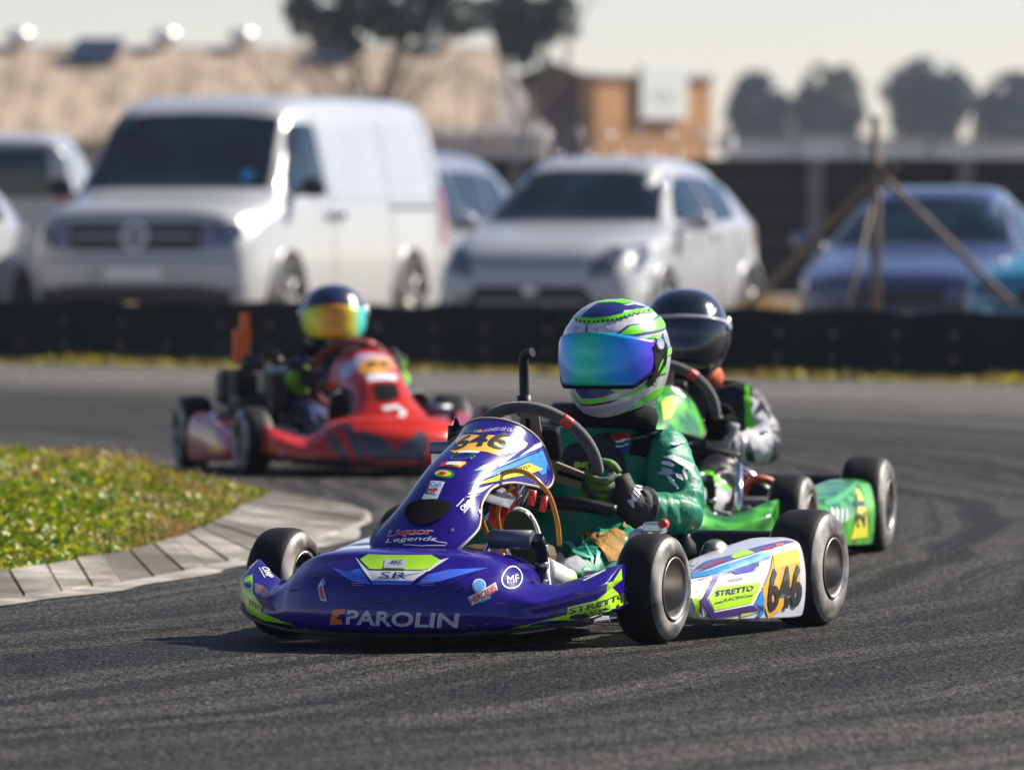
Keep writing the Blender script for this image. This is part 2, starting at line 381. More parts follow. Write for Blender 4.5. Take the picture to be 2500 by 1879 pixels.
for i in range(NB + 1):
    d = (pts[min(i + 1, NB)] - pts[max(i - 1, 0)]).normalized(); nn = V((d.y, -d.x, 0)); w = .075 if i < NB - 6 else .02
    gr.append([pts[i] - o + V((0, 0, .011)), pts[i] + nn * w * (1 + .25 * math.sin(i * 2.1)) - o + V((0, 0, .004))])
lip.sheet(surf(gr, 70, 2)).build('kerb_lip', M['kerb_lip'], kerb)

# infield: earth sheet + weeds
infield = [(*p, 0) for p in inner]
far = [(-.95, 29.9), (-1.2, 30.5), (-1.5, 31.1), (-2.0, 31.9), (-3, 33), (-5, 35), (-9, 36), (-9, 22)]
poly = [V(p) for p in infield] + [V((*p, 0)) for p in far]
cen = V((-3.2, 29, 0))
def inpoly(x, y, pg=poly):
    c = False; j = len(pg) - 1
    for i in range(len(pg)):
        if (pg[i].y > y) != (pg[j].y > y) and x < (pg[j].x - pg[i].x) * (y - pg[i].y) / (pg[j].y - pg[i].y) + pg[i].x: c = not c
        j = i
    return c
def edge_dist(x, y):
    q = V((x, y, 0)); return min(((q - (a + (b_ - a) * max(0, min(1, (q - a).dot(b_ - a) / max((b_ - a).length_squared, 1e-9))))).length) for a, b_ in zip(poly, poly[1:] + poly[:1]))
b = MB(); rings = []
for s_, z in ((1, .004), (.97, .025), (.85, .035), (.5, .04)): rings.append([cen + (p - cen) * s_ + V((0, 0, z)) for p in poly])
b.loft(rings, True, False); b.cap([v for v in b.bm.verts][-len(poly):])
M['earth'] = pm('infield_earth', (.11, .075, .035), rough=.95, var=.35, vs=6, bump=.6, bs=25, bd=.02, col2=(.22, .15, .065))
tag(b.build('infield_ground', M['earth']), kind='structure')
def leafmat(name, c, c2, tr=.35):
    m = pm(name, c, rough=.5, var=.25, vs=9, col2=c2); n = m.node_tree.nodes; l = m.node_tree.links; bs = n['Principled BSDF']; out = n['Material Output']
    t = n.new('ShaderNodeBsdfTranslucent'); mx = n.new('ShaderNodeMixShader'); mx.inputs[0].default_value = tr
    src = bs.inputs['Base Color'].links[0].from_socket; l.new(src, t.inputs[0]); l.new(bs.outputs[0], mx.inputs[1]); l.new(t.outputs[0], mx.inputs[2]); l.new(mx.outputs[0], out.inputs[0]); return m
M['weed'] = leafmat('weed_leaf', (.11, .20, .006), (.25, .36, .010))
M['straw'] = leafmat('dry_grass_blade', (.33, .20, .05), (.48, .33, .11))
M['yel'] = leafmat('yellow_green_leaf', (.36, .36, .012), (.52, .46, .025))
from mathutils import noise as mnoise
def scatter_leaves(name, n, sampler, mats, label, cat):
    vs, fs, mi = [], [], []
    for _ in range(n):
        r = sampler()
        if r is None: continue
        x, y, z, k, sz = r; a = random.uniform(0, 6.283); t = random.uniform(.15, 1.1); c = V((x, y, z))
        d = V((math.cos(a) * math.cos(t), math.sin(a) * math.cos(t), math.sin(t))); w = V((-math.sin(a), math.cos(a), 0)); i = len(vs)
        if k == 1: L, wd = sz * 1.5, sz * .08
        else: L, wd = sz, sz * .33
        bnd = V((0, 0, -L * .25))
        vs += [tuple(c - w * wd * .3), tuple(c + d * L * .5 + w * wd), tuple(c + d * L + bnd * .5), tuple(c + d * L * .5 - w * wd)]
        fs.append((i, i + 1, i + 2, i + 3)); mi.append(k)
    return tag(raw(name, vs, fs, mats, mi=mi), label, cat, kind='stuff')
def samp_in():
    x = random.uniform(-3.4, -.8); y = random.uniform(22.6, 33)
    if x < -.062 * y - .15: return None
    if not inpoly(x, y): return None
    e = edge_dist(x, y); f = min(1, e / .5); nz = mnoise.noise(V((x * 1.3, y * .45, 3))) + .6 * mnoise.noise(V((x * 4, y * 1.6, 9)))
    far_ = (y - 22.6) / 10
    dry = nz * 1.2 + (far_ - .62) * .55 + (x + 1.45) * .45
    k = 1 if dry > .15 + random.uniform(-.4, .4) else (2 if random.random() < .42 else 0)
    z = .015 + .05 * f + random.uniform(0, .06) * f * (1.1 + .7 * nz)
    return x, y, z, k, random.uniform(.022, .05) * (.65 + .5 * f)
scatter_leaves('grass', 170000, samp_in, [M['weed'], M['straw'], M['yel']], 'green weeds and dry straw on the infield behind the kerb', 'grass')
def samp_bar():
    t = random.uniform(-.25, 1.25); p = BL.lerp(BR, t) - bnrm * random.uniform(.12, .56); nz = mnoise.noise(V((t * 14, 1, 1)))
    h = max(0, .5 + nz)
    k = 1 if random.random() < .62 - .3 * nz else 2
    return p.x, p.y, random.uniform(0, .01 + .022 * h), k, random.uniform(.035, .06) * (.7 + .6 * h)
scatter_leaves('grass', 16000, samp_bar, [M['weed'], M['straw'], M['yel']], 'thin strip of yellow grass along the foot of the black barrier', 'grass')
b = MB(); b.sheet([[BL - bdir * 20 - bnrm * .62 + V((0, 0, .006)), BL - bdir * 20 + bnrm * .3 + V((0, 0, .01))], [BR + bdir * 20 - bnrm * .62 + V((0, 0, .006)), BR + bdir * 20 + bnrm * .3 + V((0, 0, .01))]])
tag(b.build('verge', M['dirt']), kind='structure')

# ------------------------------------------------------------------ black belt barrier
M['belt'] = pm('conveyor_belt_rubber', (.006, .006, .007), spec=.15, rough=.7, var=.4, vs=3, bump=.2, bs=8, bd=.02)
M['timber'] = pm('weathered_timber', (.20, .14, .09), rough=.85, var=.4, vs=5)
bar = tag(empty('track_barrier', BL), 'long low black rubber belt barrier along the far edge of the track', 'barrier')
nb = 13; Lb = (BR - BL).length
for i in range(-1, nb + 1):
    a = bdir * (Lb / nb * i - .02); c = bdir * (Lb / nb * (i + 1) + .02); hgt = .395 - .012 * (i / nb) + random.uniform(-.012, .012)
    lean = bnrm * (.0 + .025 * (i % 2)); N = 9
    g_ = []
    for z in (0.0, hgt * .5, hgt - .012, hgt):
        g_.append([a.lerp(c, k / (N - 1)) + V((0, 0, z)) + lean * (z / hgt) + bnrm * (.012 * math.sin(k * .8 + i) + (.02 if z == hgt else 0)) + V((0, 0, .008 * math.sin(k + i) if z > .2 else 0)) for k in range(N)])
    b = MB(); b.sheet(surf(g_, 10, 18)); b.build('belt_panel', M['belt'], bar, solid=.018)
    for e in (.06, .5):
        for z in (.13, .27):
            if random.random() < .8:
                p = a.lerp(c, e) + V((0, 0, z)) - bnrm * .02 + lean * (z / hgt)
                b = MB(); b.cone(p + bnrm * .03, p - bnrm * .012, .028, .022, 10); b.build('bolt', M['rust'], bar)
    b = MB(); m_ = (a + c) / 2; b.box(m_ + bnrm * .12 + V((0, 0, hgt - .045 + random.uniform(-.01, .015))), ((c - a).length * .96, .12, .07), .01, Matrix.Rotation(math.atan2(bdir.y, bdir.x), 3, 'Z'))
    b.build('backing_plank', M['timber'], bar)
    b = MB(); b.box(a + bdir * .25 + bnrm * .10 + V((0, 0, .15)), (.1, .1, .30), .01, Matrix.Rotation(math.atan2(bdir.y, bdir.x), 3, 'Z')); b.build('post', M['timber'], bar)

# ------------------------------------------------------------------ far setting: roofs, walls, fences, trees
F_, HZ = 20833., 512.
def at(u, v, Y): return V(((u - 1250) / F_ * Y, Y, 1 - (v - HZ) / F_ * Y))      # surveyed position at distance Y
M['roof'] = pm('tan_roof_sheet', (.33, .245, .165), rough=.75, var=.3, vs=1.6, col2=(.46, .355, .25), bump=.5, bs=6, bd=.05, stretch=(1, .3, .3))
M['roof2'] = pm('grey_roof_sheet', (.30, .27, .25), rough=.75, var=.15, vs=.7, bump=.5, bs=6, bd=.05)
M['wallp'] = pm('plaster_wall', (.45, .38, .30), rough=.9, var=.15, vs=.6)
shed = tag(empty('shed', (-6, 205, 0)), 'long low shed with a tan sheet roof and round ridge ventilators behind the van', 'building')
def sh(p): return V(p) - V((-6, 205, 0))
rz_, ez_ = 4.83, 2.55
x0, x1 = -22, at(1215, 125, 205).x
nS = 26; dx = (x1 - x0) / nS
for i in range(nS):
    b = MB(); xa, xb = x0 + i * dx + .015, x0 + (i + 1) * dx - .015; lift = random.uniform(0, .02)
    b.plate([sh((xa, 205, rz_ + lift)), sh((xa, 197, ez_ + lift)), sh((xb, 197, ez_ + lift)), sh((xb, 205, rz_ + lift))], .03, (0, -.28, 1))
    b.build('roof_sheet', M['roof'], shed)
b = MB(); e1 = x1 + 1.25
b.plate([sh((x1, 205, rz_)), sh((x1, 197, ez_)), sh((e1, 197, ez_))], .03, (0, -.3, 1)); b.build('hip_sheet', M['roof2'], shed)
b = MB(); b.plate([sh((x1, 205, rz_)), sh((e1, 197, ez_)), sh((e1, 213, ez_))], .03, (1, 0, .5)); b.build('hip_end', M['roof2'], shed)
b = MB(); b.plate([sh((x0, 205, rz_)), sh((x0, 213, ez_)), sh((e1, 213, ez_)), sh((x1, 205, rz_))], .03, (0, .3, 1)); b.build('rear_roof', M['roof'], shed)
b = MB(); b.tube([sh((x0, 205, rz_ + .03)), sh((x1, 205, rz_ + .03))], .07); b.build('ridge_cap', M['roof2'], shed)
b = MB(); b.box(sh(((x0 + e1) / 2, 205, 1.25)), (e1 - x0 - 1.2, 14.6, 2.5)); b.build('wall', M['wallp'], shed)
M['vent'] = pm('ventilator_metal', (.75, .74, .72), rough=.35, metal=.5, var=.15)
for u in (48, 405, 592, 862, 1085):
    p = at(u, 90, 205); p = V((p.x, 204.9, rz_)); p = sh(p); b = MB()
    b.lathe([(0, .16), (.14, .15), (.16, .24), (.24, .31), (.36, .33), (.47, .27), (.53, .12), (.54, .02)], p, (0, 0, 1), 18)
    for k in range(12):
        a = k * math.pi / 6; d = V((math.cos(a), math.sin(a), 0)); b.tube([p + d * .25 + V((0, 0, .17)), p + d * .345 + V((0, 0, .33)), p + d * .24 + V((0, 0, .5))], .012, 4)
    b.build('ridge_ventilator', M['vent'], shed)
for u, w in ((232, .68), (815, .6)):
    p = sh(V((at(u, 110, 204).x, 203.9, rz_ - .12))); b = MB()
    b.plate([p + V((-w, -.5, -.2)), p + V((w * .8, -.5, -.2)), p + V((w, .5, .32)), p + V((-w * .6, .5, .32))], .08, (0, -.3, 1)); b.build('solar_panel', pm('solar_glass', (.012, .02, .045), rough=.3, coat=.3), shed)
    b = MB(); b.box(p + V((0, .3, .0)), (w * 1.2, .06, .5)); b.build('panel_stand', M['steel'], shed)
# brown hall and ochre shop behind
M['brick'] = pm('brown_brick', (.085, .045, .04), rough=.9, var=.2, vs=2)
M['ochre'] = pm('ochre_brick', (.42, .21, .075), rough=.85, var=.2, vs=1.5, bump=.3, bs=10, bd=.03)
def gable(name, Y, u0, u1, vt, vr, depth, wm, rm, label):
    a, c = at(u0, vt, Y), at(u1, vt, Y); r = at((u0 + u1) / 2, vr, Y); t = tag(empty(name, (a.x, Y, 0)), label, 'building'); o = V((a.x, Y, 0))
    b = MB(); b.loft([[V((a.x, Y + d, 0)) - o, V((c.x, Y + d, 0)) - o, V((c.x, Y + d, c.z)) - o, V((r.x, Y + d, r.z)) - o, V((a.x, Y + d, a.z)) - o] for d in (0, depth)])
    for f in b.bm.faces: f.smooth = False
    b.build('wall', wm, t); ov = .25
    for s, q in ((-1, a), (1, c)):
        b = MB(); e = q + (q - r).normalized() * ov
        b.plate([V((r.x, Y - .3, r.z + .02)) - o, V((e.x, Y - .3, e.z + .02)) - o, V((e.x, Y + depth + .3, e.z + .02)) - o, V((r.x, Y + depth + .3, r.z + .02)) - o], .1, (0, 0, 1)); b.build('roof', rm, t)
    return t, o
t, o = gable('hall', 232, 1235, 1462, 205, 160, 14, M['brick'], pm('dark_roof', (.06, .045, .045), rough=.6, var=.2), 'dark brown gabled brick hall beside the ochre shop')
Y = 222; a, c = at(1452, 190, Y), at(1745, 190, Y); t = tag(empty('shop', (a.x, Y, 0), R(48)), 'ochre brick shop with a white sign board over its porch', 'building'); o = V((a.x, Y, 0))
b = MB(); w_ = (c.x - a.x) / .669; b.box((w_ / 2, .25, a.z / 2), (w_, .5, a.z), .03); b.build('wall', M['ochre'], t)
b = MB(); b.box((w_ / 2, .25, a.z + .06), (w_ + .1, .7, .12), .02); b.build('parapet', M['roof2'], t)
kx = w_ / (1745 - 1452)
def shx(u): return (u - 1452) * kx
z1, z2 = at(1600, 290, Y).z, at(1600, 152, Y).z
b = MB(); b.box((shx(1613), -.12, (z1 + z2) / 2), (117 * kx, .12, z2 - z1), .02); b.build('sign_board', pm('white_board', (.62, .64, .62), rough=.6), t)
b = MB(); b.box((shx(1613), -.19, (z1 + z2) / 2 - .1), (58 * kx, .01, .35)); b.build('sign_print', pm('pale_print', (.45, .54, .50), rough=.6, var=.25, vs=5), t)
for u in (1530, 1600, 1690):
    b = MB(); b.box((shx(u), -.9, 1.05), (.12, .12, 2.1)); b.build('porch_post', M['timber'], t)
b = MB(); b.box((shx(1615), -.5, 2.15), (3.0, 1.0, .12), .02); b.build('porch_roof', M['timber'], t)
for u in (1490, 1560, 1640, 1715):
    b = MB(); b.box((shx(u), -.015, 1.1), (.5, .04, 1.4), .01); w = b.build('window', M['glass'], t)
# pale low buildings far right
M['pale'] = pm('pale_wall', (.62, .60, .57), rough=.9, var=.2, vs=.5)
for i, (u0, u1, vt, lb) in enumerate(((1775, 1935, 348, 'low pale wall left of the pine row'), (1945, 2075, 340, 'low pale shed under the yellowish pine'), (2090, 2260, 346, 'low pale shed below the tallest pine'), (2275, 2560, 352, 'low pale shed below the pines at the picture edge'))):
    Y = 420; a, c = at(u0, vt, Y), at(u1, vt, Y); t = tag(empty('low_shed', (a.x, Y, 0)), lb, 'building', 'pale sheds below the pines')
    b = MB(); b.box(((c.x - a.x) / 2, 3, a.z / 2), (c.x - a.x, 6, a.z)); b.build('wall', M['pale'], t)
    b = MB(); b.box(((c.x - a.x) / 2, 3, a.z + .1), (c.x - a.x + .3, 6.6, .2), .04); b.build('roof', M['roof2'], t)
# precast wall
M['precast'] = pm('dark_precast_concrete', (.020, .018, .017), spec=.1, rough=.95, var=.3, vs=1.2, bump=.3, bs=5, bd=.03)
M['precast_post'] = pm('precast_post', (.16, .15, .14), rough=.9, var=.25, vs=3)
Yw = 101; wl = tag(empty('precast_wall', (-1, Yw, 0)), 'dark precast slab wall with pale posts behind the parked cars', 'wall')
bay = (at(2355, 400, Yw).x - at(1990, 400, Yw).x); xp = at(1990, 400, Yw).x
for k in range(-4, 3):
    x = xp + k * bay + 1; tp = 1.60
    b = MB(); b.box((x, -.02, tp / 2 - .03), (.20, .16, tp + .06), .015); b.build('wall_post', M['precast_post'], wl)
    for j in range(5):
        b = MB(); b.box((x + bay / 2, .02 + random.uniform(-.006, .006), tp / 5 * (j + .5)), (bay - .2, .05, tp / 5 - .002), .004); b.build('slab', M['precast'], wl)
# razor wire coil on the wall
b = MB(); xa, xb = at(1310, 350, Yw).x, at(1790, 350, Yw).x; n_ = 260; pts = []
for i in range(n_):
    f = i / (n_ - 1); a = f * 13 * 2 * math.pi; pts.append((xa + (xb - xa) * f + .10 * math.sin(a * .5), Yw + .17 * math.cos(a), 1.80 + .17 * math.sin(a)))
b.tube(pts, .009, 4); tag(b.build('razor_wire', pm('razor_wire_metal', (.6, .6, .6), rough=.3, metal=.9)), 'coil of razor wire along the top of the dark wall', 'wire')
# palisade fence
Yp = 112; xa, xb = at(1060, 340, Yp).x, at(1330, 340, Yp).x; pf = tag(empty('palisade_fence', (xa, Yp, 0)), 'pale upright palisade fence in front of the shed roof end', 'fence')
M['pale_paint'] = pm('pale_fence_paint', (.55, .50, .46), rough=.6, var=.2)
npl = 15
for i in range(npl + 1):
    x = (xb - xa) * i / npl; b = MB(); b.loft([[(x - .034, -.01, z), (x, .02, z), (x + .034, -.01, z)] for z in (0.05, 2.05)] + [[(x - .004, 0, 2.14), (x, .006, 2.14), (x + .004, 0, 2.14)]]); b.build('pale', M['pale_paint'], pf)
for z in (.4, 1.75):
    b = MB(); b.box(((xb - xa) / 2, .04, z), (xb - xa, .03, .05)); b.build('rail', M['pale_paint'], pf)

# trees
def crown_leaves(name, n, blobs, sz, mats, parent, seed=1, wts=None):
    rnd = random.Random(seed); vs, fs, mi = [], [], []
    vol = [bx[1][0] * bx[1][1] * bx[1][2] for bx in blobs]
    for _ in range(n):
        c, r = rnd.choices(blobs, vol)[0]
        d = V((rnd.gauss(0, 1), rnd.gauss(0, 1), rnd.gauss(0, 1))).normalized(); q = rnd.random() ** .38
        p = V(c) + V((d.x * r[0], d.y * r[1], d.z * r[2])) * q
        if mnoise.noise(p * (1.6 / max(r[0], .3)) + V((seed, 0, 0))) < -.12: continue
        a = V((rnd.gauss(0, 1), rnd.gauss(0, 1), rnd.gauss(0, 1))).normalized(); w = a.cross(V((rnd.gauss(0, 1), rnd.gauss(0, 1), rnd.gauss(0, 1)))).normalized(); s = sz * rnd.uniform(.6, 1.3); i = len(vs)
        vs += [tuple(p - w * s * .3), tuple(p + a * s * .5), tuple(p + w * s * .3), tuple(p - a * s * .5)]; fs.append((i, i + 1, i + 2, i + 3)); mi.append(rnd.choices(range(len(mats)), wts)[0] if wts else rnd.randrange(len(mats)))
    return raw(name, vs, fs, mats, parent, mi)
M['bark'] = pm('bark', (.13, .10, .075), rough=.9, var=.35, vs=4)
M['barkp'] = pm('pale_bark', (.30, .24, .17), rough=.9, var=.3, vs=4)
M['gum'] = leafmat('gum_leaf', (.09, .105, .09), (.17, .18, .14), .2)
M['gum2'] = leafmat('gum_leaf_dark', (.04, .055, .06), (.08, .095, .085), .2)  # bluish tint of distant haze is put into the leaf colour
M['pine'] = leafmat('pine_needle', (.018, .030, .036), (.035, .052, .06), .15)  # needle colour carries the blue of the distance haze
M['pine_y'] = leafmat('pine_needle_yellow', (.10, .105, .02), (.16, .15, .03), .2)
def branch(b, p, d, L, r, depth, rnd, spread=.5, kids=3, wob=.12, droop=0):
    pts = [p]; q = p.copy(); dd = d.copy()
    for k in range(4):
        dd = (dd + V((rnd.gauss(0, wob), rnd.gauss(0, wob), rnd.gauss(0, wob) - droop))).normalized(); q = q + dd * L / 4; pts.append(q)
    b.tube(pts, [r, r * .85, r * .72, r * .6, r * .5], 5 if r > .02 else 3)
    if depth:
        for k in range(kids):
            nd = (dd + V((rnd.gauss(0, spread), rnd.gauss(0, spread), rnd.gauss(.1, spread * .7)))).normalized(); branch(b, pts[rnd.choice((2, 3, 4))], nd, L * rnd.uniform(.55, .8), r * .55, depth - 1, rnd, spread, kids, wob, droop)
Yt = 150; tp = at(905, 400, Yt); gt = tag(empty('gum_tree', (tp.x, Yt, 0)), 'tall grey green gum tree rising behind the white van', 'tree')
b = MB(); rnd = random.Random(4)
for dx, L in ((-.1, 3.0), (.12, 3.2), (.3, 3.0)): branch(b, V((dx * .6, 0, 0)), V((dx * .35, 0, 1)).normalized(), L, .085, 3, rnd, .36, 3)
b.build('trunk', M['bark'], gt)
def tb(u, v): p = at(u, v, Yt); return (p.x - tp.x, 0, p.z)
bl = [(tb(740, 25), (.36, .6, .5)), (tb(800, 70), (.36, .6, .42)), (tb(870, 20), (.5, .7, .55)), (tb(950, 50), (.42, .7, .42)), (tb(1040, 15), (.5, .7, .5)), (tb(1010, 95), (.34, .5, .26)), (tb(860, 110), (.26, .5, .22)), (tb(1120, 40), (.4, .6, .4)), (tb(940, -70), (1.6, .9, .6))]
crown_leaves('crown', 19000, bl, .13, [M['gum'], M['gum2']], gt, 5)
Yt2 = 165; tp2 = at(1270, 300, Yt2); g2 = tag(empty('gum_tree', (tp2.x, Yt2, 0)), 'smaller dark gum tree above the brown hall roof', 'tree')
def tb2(u, v): p = at(u, v, Yt2); return (p.x - tp2.x, 0, p.z)
b = MB(); branch(b, V((0, 0, 0)), V((0, 0, 1)), 3.4, .09, 3, random.Random(9), .3, 3); b.build('trunk', M['bark'], g2)
crown_leaves('crown', 20000, [(tb2(1255, 60), (.46, .6, .62)), (tb2(1265, 115), (.42, .6, .42)), (tb2(1360, 25), (.42, .5, .4)), (tb2(1330, 75), (.32, .5, .3)), (tb2(1280, -20), (.8, .6, .5)), (tb2(1395, 70), (.2, .3, .2)), (tb2(1180, 40), (.4, .5, .35))], .10, [M['gum2'], M['gum']], g2, 8)
Yb = 130; tp3 = at(1045, 500, Yb); g3 = tag(empty('bare_tree', (tp3.x, Yb, 0)), 'leafless pale twiggy tree between the van and the shed roof end', 'tree')
b = MB(); rnd = random.Random(12)
for k in range(5): branch(b, V((rnd.uniform(-.1, .1), 0, .4)), V((rnd.gauss(.1, .35), rnd.gauss(0, .2), 1)).normalized(), 1.2, .04, 4, rnd, .42, 3)
b.build('trunk', M['bark'], g3)
Yb = 134; tp4 = at(870, 500, Yb); g4 = tag(empty('bare_tree', (tp4.x, Yb, 0)), 'thin bare branches standing up behind the roof of the van', 'tree')
b = MB(); rnd = random.Random(21)
for k in range(3): branch(b, V((rnd.uniform(-.1, .1), 0, .4)), V((rnd.gauss(-.05, .25), rnd.gauss(0, .2), 1)).normalized(), 1.6, .055, 3, rnd, .35, 3)
b.build('trunk', M['bark'], g4)
for i, (u, vt, w, hh, lb, yl) in enumerate(((1842, 172, 78, 190, 'dark round pine at the near end of the pine row', 0), (2030, 145, 95, 215, 'dark pine with a yellow green patch in its crown', 1), (2268, 135, 112, 230, 'tallest and broadest dark pine of the row', 0), (2478, 172, 95, 190, 'dark pine cut off by the picture edge', 0))):
    Yq = 500; p = at(u, vt, Yq); s = F_ / Yq; t = tag(empty('pine_tree', (p.x, Yq, 0)), lb, 'tree', 'row of pines on the skyline')
    b = MB(); branch(b, V((0, 0, 0)), V((0, 0, 1)), p.z * .5, .22, 1, random.Random(i), .35, 4); b.build('trunk', M['bark'], t)
    W_, H_ = w * 1.12 / s, hh * 1.1 / s; bl = []
    rr = random.Random(i + 40)
    bl.append(((0, 0, p.z - H_ * .45), (W_ * .8, W_ * .8, H_ * .45)))
    for k in range(9):
        a = rr.uniform(0, 6.28); e = rr.uniform(.3, .95); bl.append(((W_ * .55 * math.cos(a), W_ * .55 * math.sin(a), p.z - H_ * e), (W_ * .5, W_ * .5, H_ * .2)))
    c = crown_leaves('crown', 13000, bl, .42, [M['pine'], M['pine_y']], t, i + 3, (1, .55 if yl else .04))
# corner post of the wire fence with its raking braces
Yf = 59; cp = tag(empty('fence_post', at(2138, 400, Yf) * V((1, 1, 0)) if False else (at(2138, 400, Yf).x, Yf, 0)), 'rusty steel fence corner post with raking braces above the barrier', 'fence post')
def fp(u, v, Y=Yf): return at(u, v, Y) - V((at(2138, 400, Yf).x, Yf, 0))
b = MB(); b.tube([(0, 0, -.05), fp(2138, 282)], .034, 10); b.build('post', M['rust'], cp)
for p, q, r, n_ in ((fp(2148, 425), fp(2392, 665, Yf - 1.2), .027, 'brace'), (fp(2128, 440), fp(1840, 735, Yf + 3.2), .027, 'brace'), (fp(2135, 480), fp(2062, 775, Yf - .4), .016, 'brace')):
    b = MB(); b.tube([p, q + (q - p).normalized() * .5], r, 8); b.build(n_, M['rust'], cp)
b = MB(); b.box(fp(2152, 425), (.12, .1, .11), .01, Matrix.Rotation(.7, 3, 'Y')); b.box(fp(2192, 402), (.14, .05, .05), .005, Matrix.Rotation(-.75, 3, 'Y')); b.build('bracket', M['rust'], cp)
vs, fs = [], []
def wire(a, c, r=.0007):
    i = len(vs); n_ = (V(c) - V(a)).cross(V((0, 1, 0))).normalized() * r
    vs.extend([tuple(V(a) + n_), tuple(V(a) - n_), tuple(V(c) - n_), tuple(V(c) + n_)]); fs.append((i, i + 1, i + 2, i + 3))
wx0, wx1 = -4.0, at(2138, 400, Yf).x
for k in range(30): wire((wx0, Yf + .02, .1 + k * .05), (wx1, Yf + .02, .1 + k * .05))
x = wx0
while x < wx1: wire((x, Yf + .025, 0), (x, Yf + .025, 1.6)); x += .05
tag(raw('wire_fence', vs, fs, M['steel']), 'fine wire mesh fence stretched behind the barrier before the cars', 'fence', kind='stuff')
for (u, n_, lb) in ((1860, 900, 'pale dry tuft of grass between the white hatchback and the blue sedan'),):
    def st():
        p = at(u + random.gauss(0, 38), 0, 63 + random.gauss(0, .3)); return p.x, p.y, random.uniform(0, .30), 1, random.uniform(.05, .12)
    scatter_leaves('dry_grass', n_, st, [M['weed'], M['straw'], M['yel']], lb, 'grass')

hz = MB(); hz.box((0, 275, 6.45), (130, 582, 15.1)); hm_ = bpy.data.materials.new('haze_air'); hm_.use_nodes = True; hn = hm_.node_tree; hn.nodes.clear()
ho = hn.nodes.new('ShaderNodeOutputMaterial'); hv = hn.nodes.new('ShaderNodeVolumePrincipled'); hv.inputs['Density'].default_value = .00022; hv.inputs['Color'].default_value = (.72, .84, 1, 1); hv.inputs['Anisotropy'].default_value = .3
hn.links.new(hv.outputs[0], ho.inputs['Volume'])
tag(hz.build('haze', hm_), kind='stuff')

# ------------------------------------------------------------------ parked vehicles (local: x = car's left, y = back, z up; origin under the front axle)
M['car_white'] = pm('car_white', (.43, .435, .44), rough=.3, coat=1, var=.03, vs=2)
M['car_silver'] = pm('car_silver', (.24, .25, .27), rough=.3, metal=.5, coat=1)
M['car_blue'] = pm('car_dark_blue', (.045, .065, .15), rough=.3, coat=1)
M['car_teal'] = pm('car_turquoise', (.012, .22, .33), rough=.3, coat=1)
M['trim'] = pm('black_trim', (.014, .014, .015), rough=.55)
M['tyre_car'] = pm('car_tyre', (.018, .018, .018), rough=.7)
def ring_of(st):
    y, zb, wb, zl, wl, zt, wt = st; zm = zb + (zl - zb) * .45
    h = [(wb * .5, zb), (wb * .92, zb + .01), (wb, zb + .07), ((wb + wl) / 2 + .025, zm), (wl, zl - .04), (wl - .02, zl + .03), ((wl * .35 + wt * .65), zl + (zt - zl) * .62), (wt, zt - (zt - zl) * .16 - .02), (wt * .86, zt - .015), (wt * .5, zt + .012)]
    return [V((x, y, z)) for x, z in h] + [V((-x, y, z)) for x, z in reversed(h)]
def wheel_car(parent, c, side, r=.31, w=.2, spokes=7):
    t = empty('wheel', c, 0, parent); s = side
    b = MB(); b.lathe([(-w / 2, r * .6), (-w / 2, r * .9), (-w / 2 + .02, r), (w / 2 - .02, r), (w / 2, r * .9), (w / 2, r * .6)], (0, 0, 0), (s, 0, 0), 28, True); b.build('tyre', M['tyre_car'], t)
    b = MB(); b.lathe([(w / 2 - .005, r * .63), (w / 2 - .02, r * .58), (w / 2 - .08, r * .55), (w / 2 - .085, .01)], (0, 0, 0), (s, 0, 0), 28, open_=True)
    for k in range(spokes):
        a = 2 * math.pi * k / spokes; d = V((0, math.cos(a), math.sin(a))); b.tube([d * .03 + V((s * (w / 2 - .03), 0, 0)), d * r * .58 + V((s * (w / 2 - .015), 0, 0))], .022, 5)
    b.lathe([(w / 2 - .05, .05), (w / 2 - .015, .045), (w / 2 - .01, .01)], (0, 0, 0), (s, 0, 0), 14); b.build('rim', pm('alloy_wheel', (.30, .29, .28), rough=.45, metal=.7), t)
NCAR = [0]
def car(name, loc, psi, paintm, stations, feats, wheels, label, cat, z=0):
    t = tag(empty(name, (*loc, z), R(-psi)), label, cat)
    g_ = surf([ring_of(s) for s in stations], len(stations) * 5, 60, True)
    b = MB(); b.loft(g_); body = b.build('body', paintm, t)
    NCAR[0] += 1; k = 'car%d' % NCAR[0]
    reg(k + 'F', [body], Planar((1, 0, 0), (0, 0, 1)), t, .08); reg(k + 'L', [body], Planar((0, 1, 0), (0, 0, 1)), t, .08); reg(k + 'R', [body], Planar((0, -1, 0), (0, 0, 1)), t, .08)
    reg(k + 'B', [body], Planar((-1, 0, 0), (0, 0, 1)), t, .08)
    for f in feats:
        side, kind, nm, mt, ly, *d = f
        sticker(k + side, kind, nm, mt, ly * 4 + 2, *d)
    for (x, y, r) in wheels:
        for s in (1, -1):
            pts = [(y * s if s < 0 else y, r), None, None]
            sticker(k + ('L' if s > 0 else 'R'), 'e', 'wheel_arch', M['trim'], 1, (s * y, r * .98), (s * y + r * 1.2, r * .98), (s * y, r * .98 + r * 1.2))
            wheel_car(t, (s * (x - .075), y, r), s, r)
            a = MB(); path = [(s * (x + .012), y + math.cos(q) * r * 1.24, r + math.sin(q) * r * 1.24) for q in [math.pi * i / 14 for i in range(15)]]
            a.tube(path, .03, 6); a.build('arch_lip', paintm, t)
    return t, k
def glint_beads(t, pts):  # chrome beads added for sun glints, on headlamps and elsewhere on the body
    for p in pts:
        b = MB(); b.ell(p, (.045, .03, .045), 12, 8); b.build('glint_bead', pm('glint_chrome', (.85, .86, .88), rough=.1, metal=1), t)
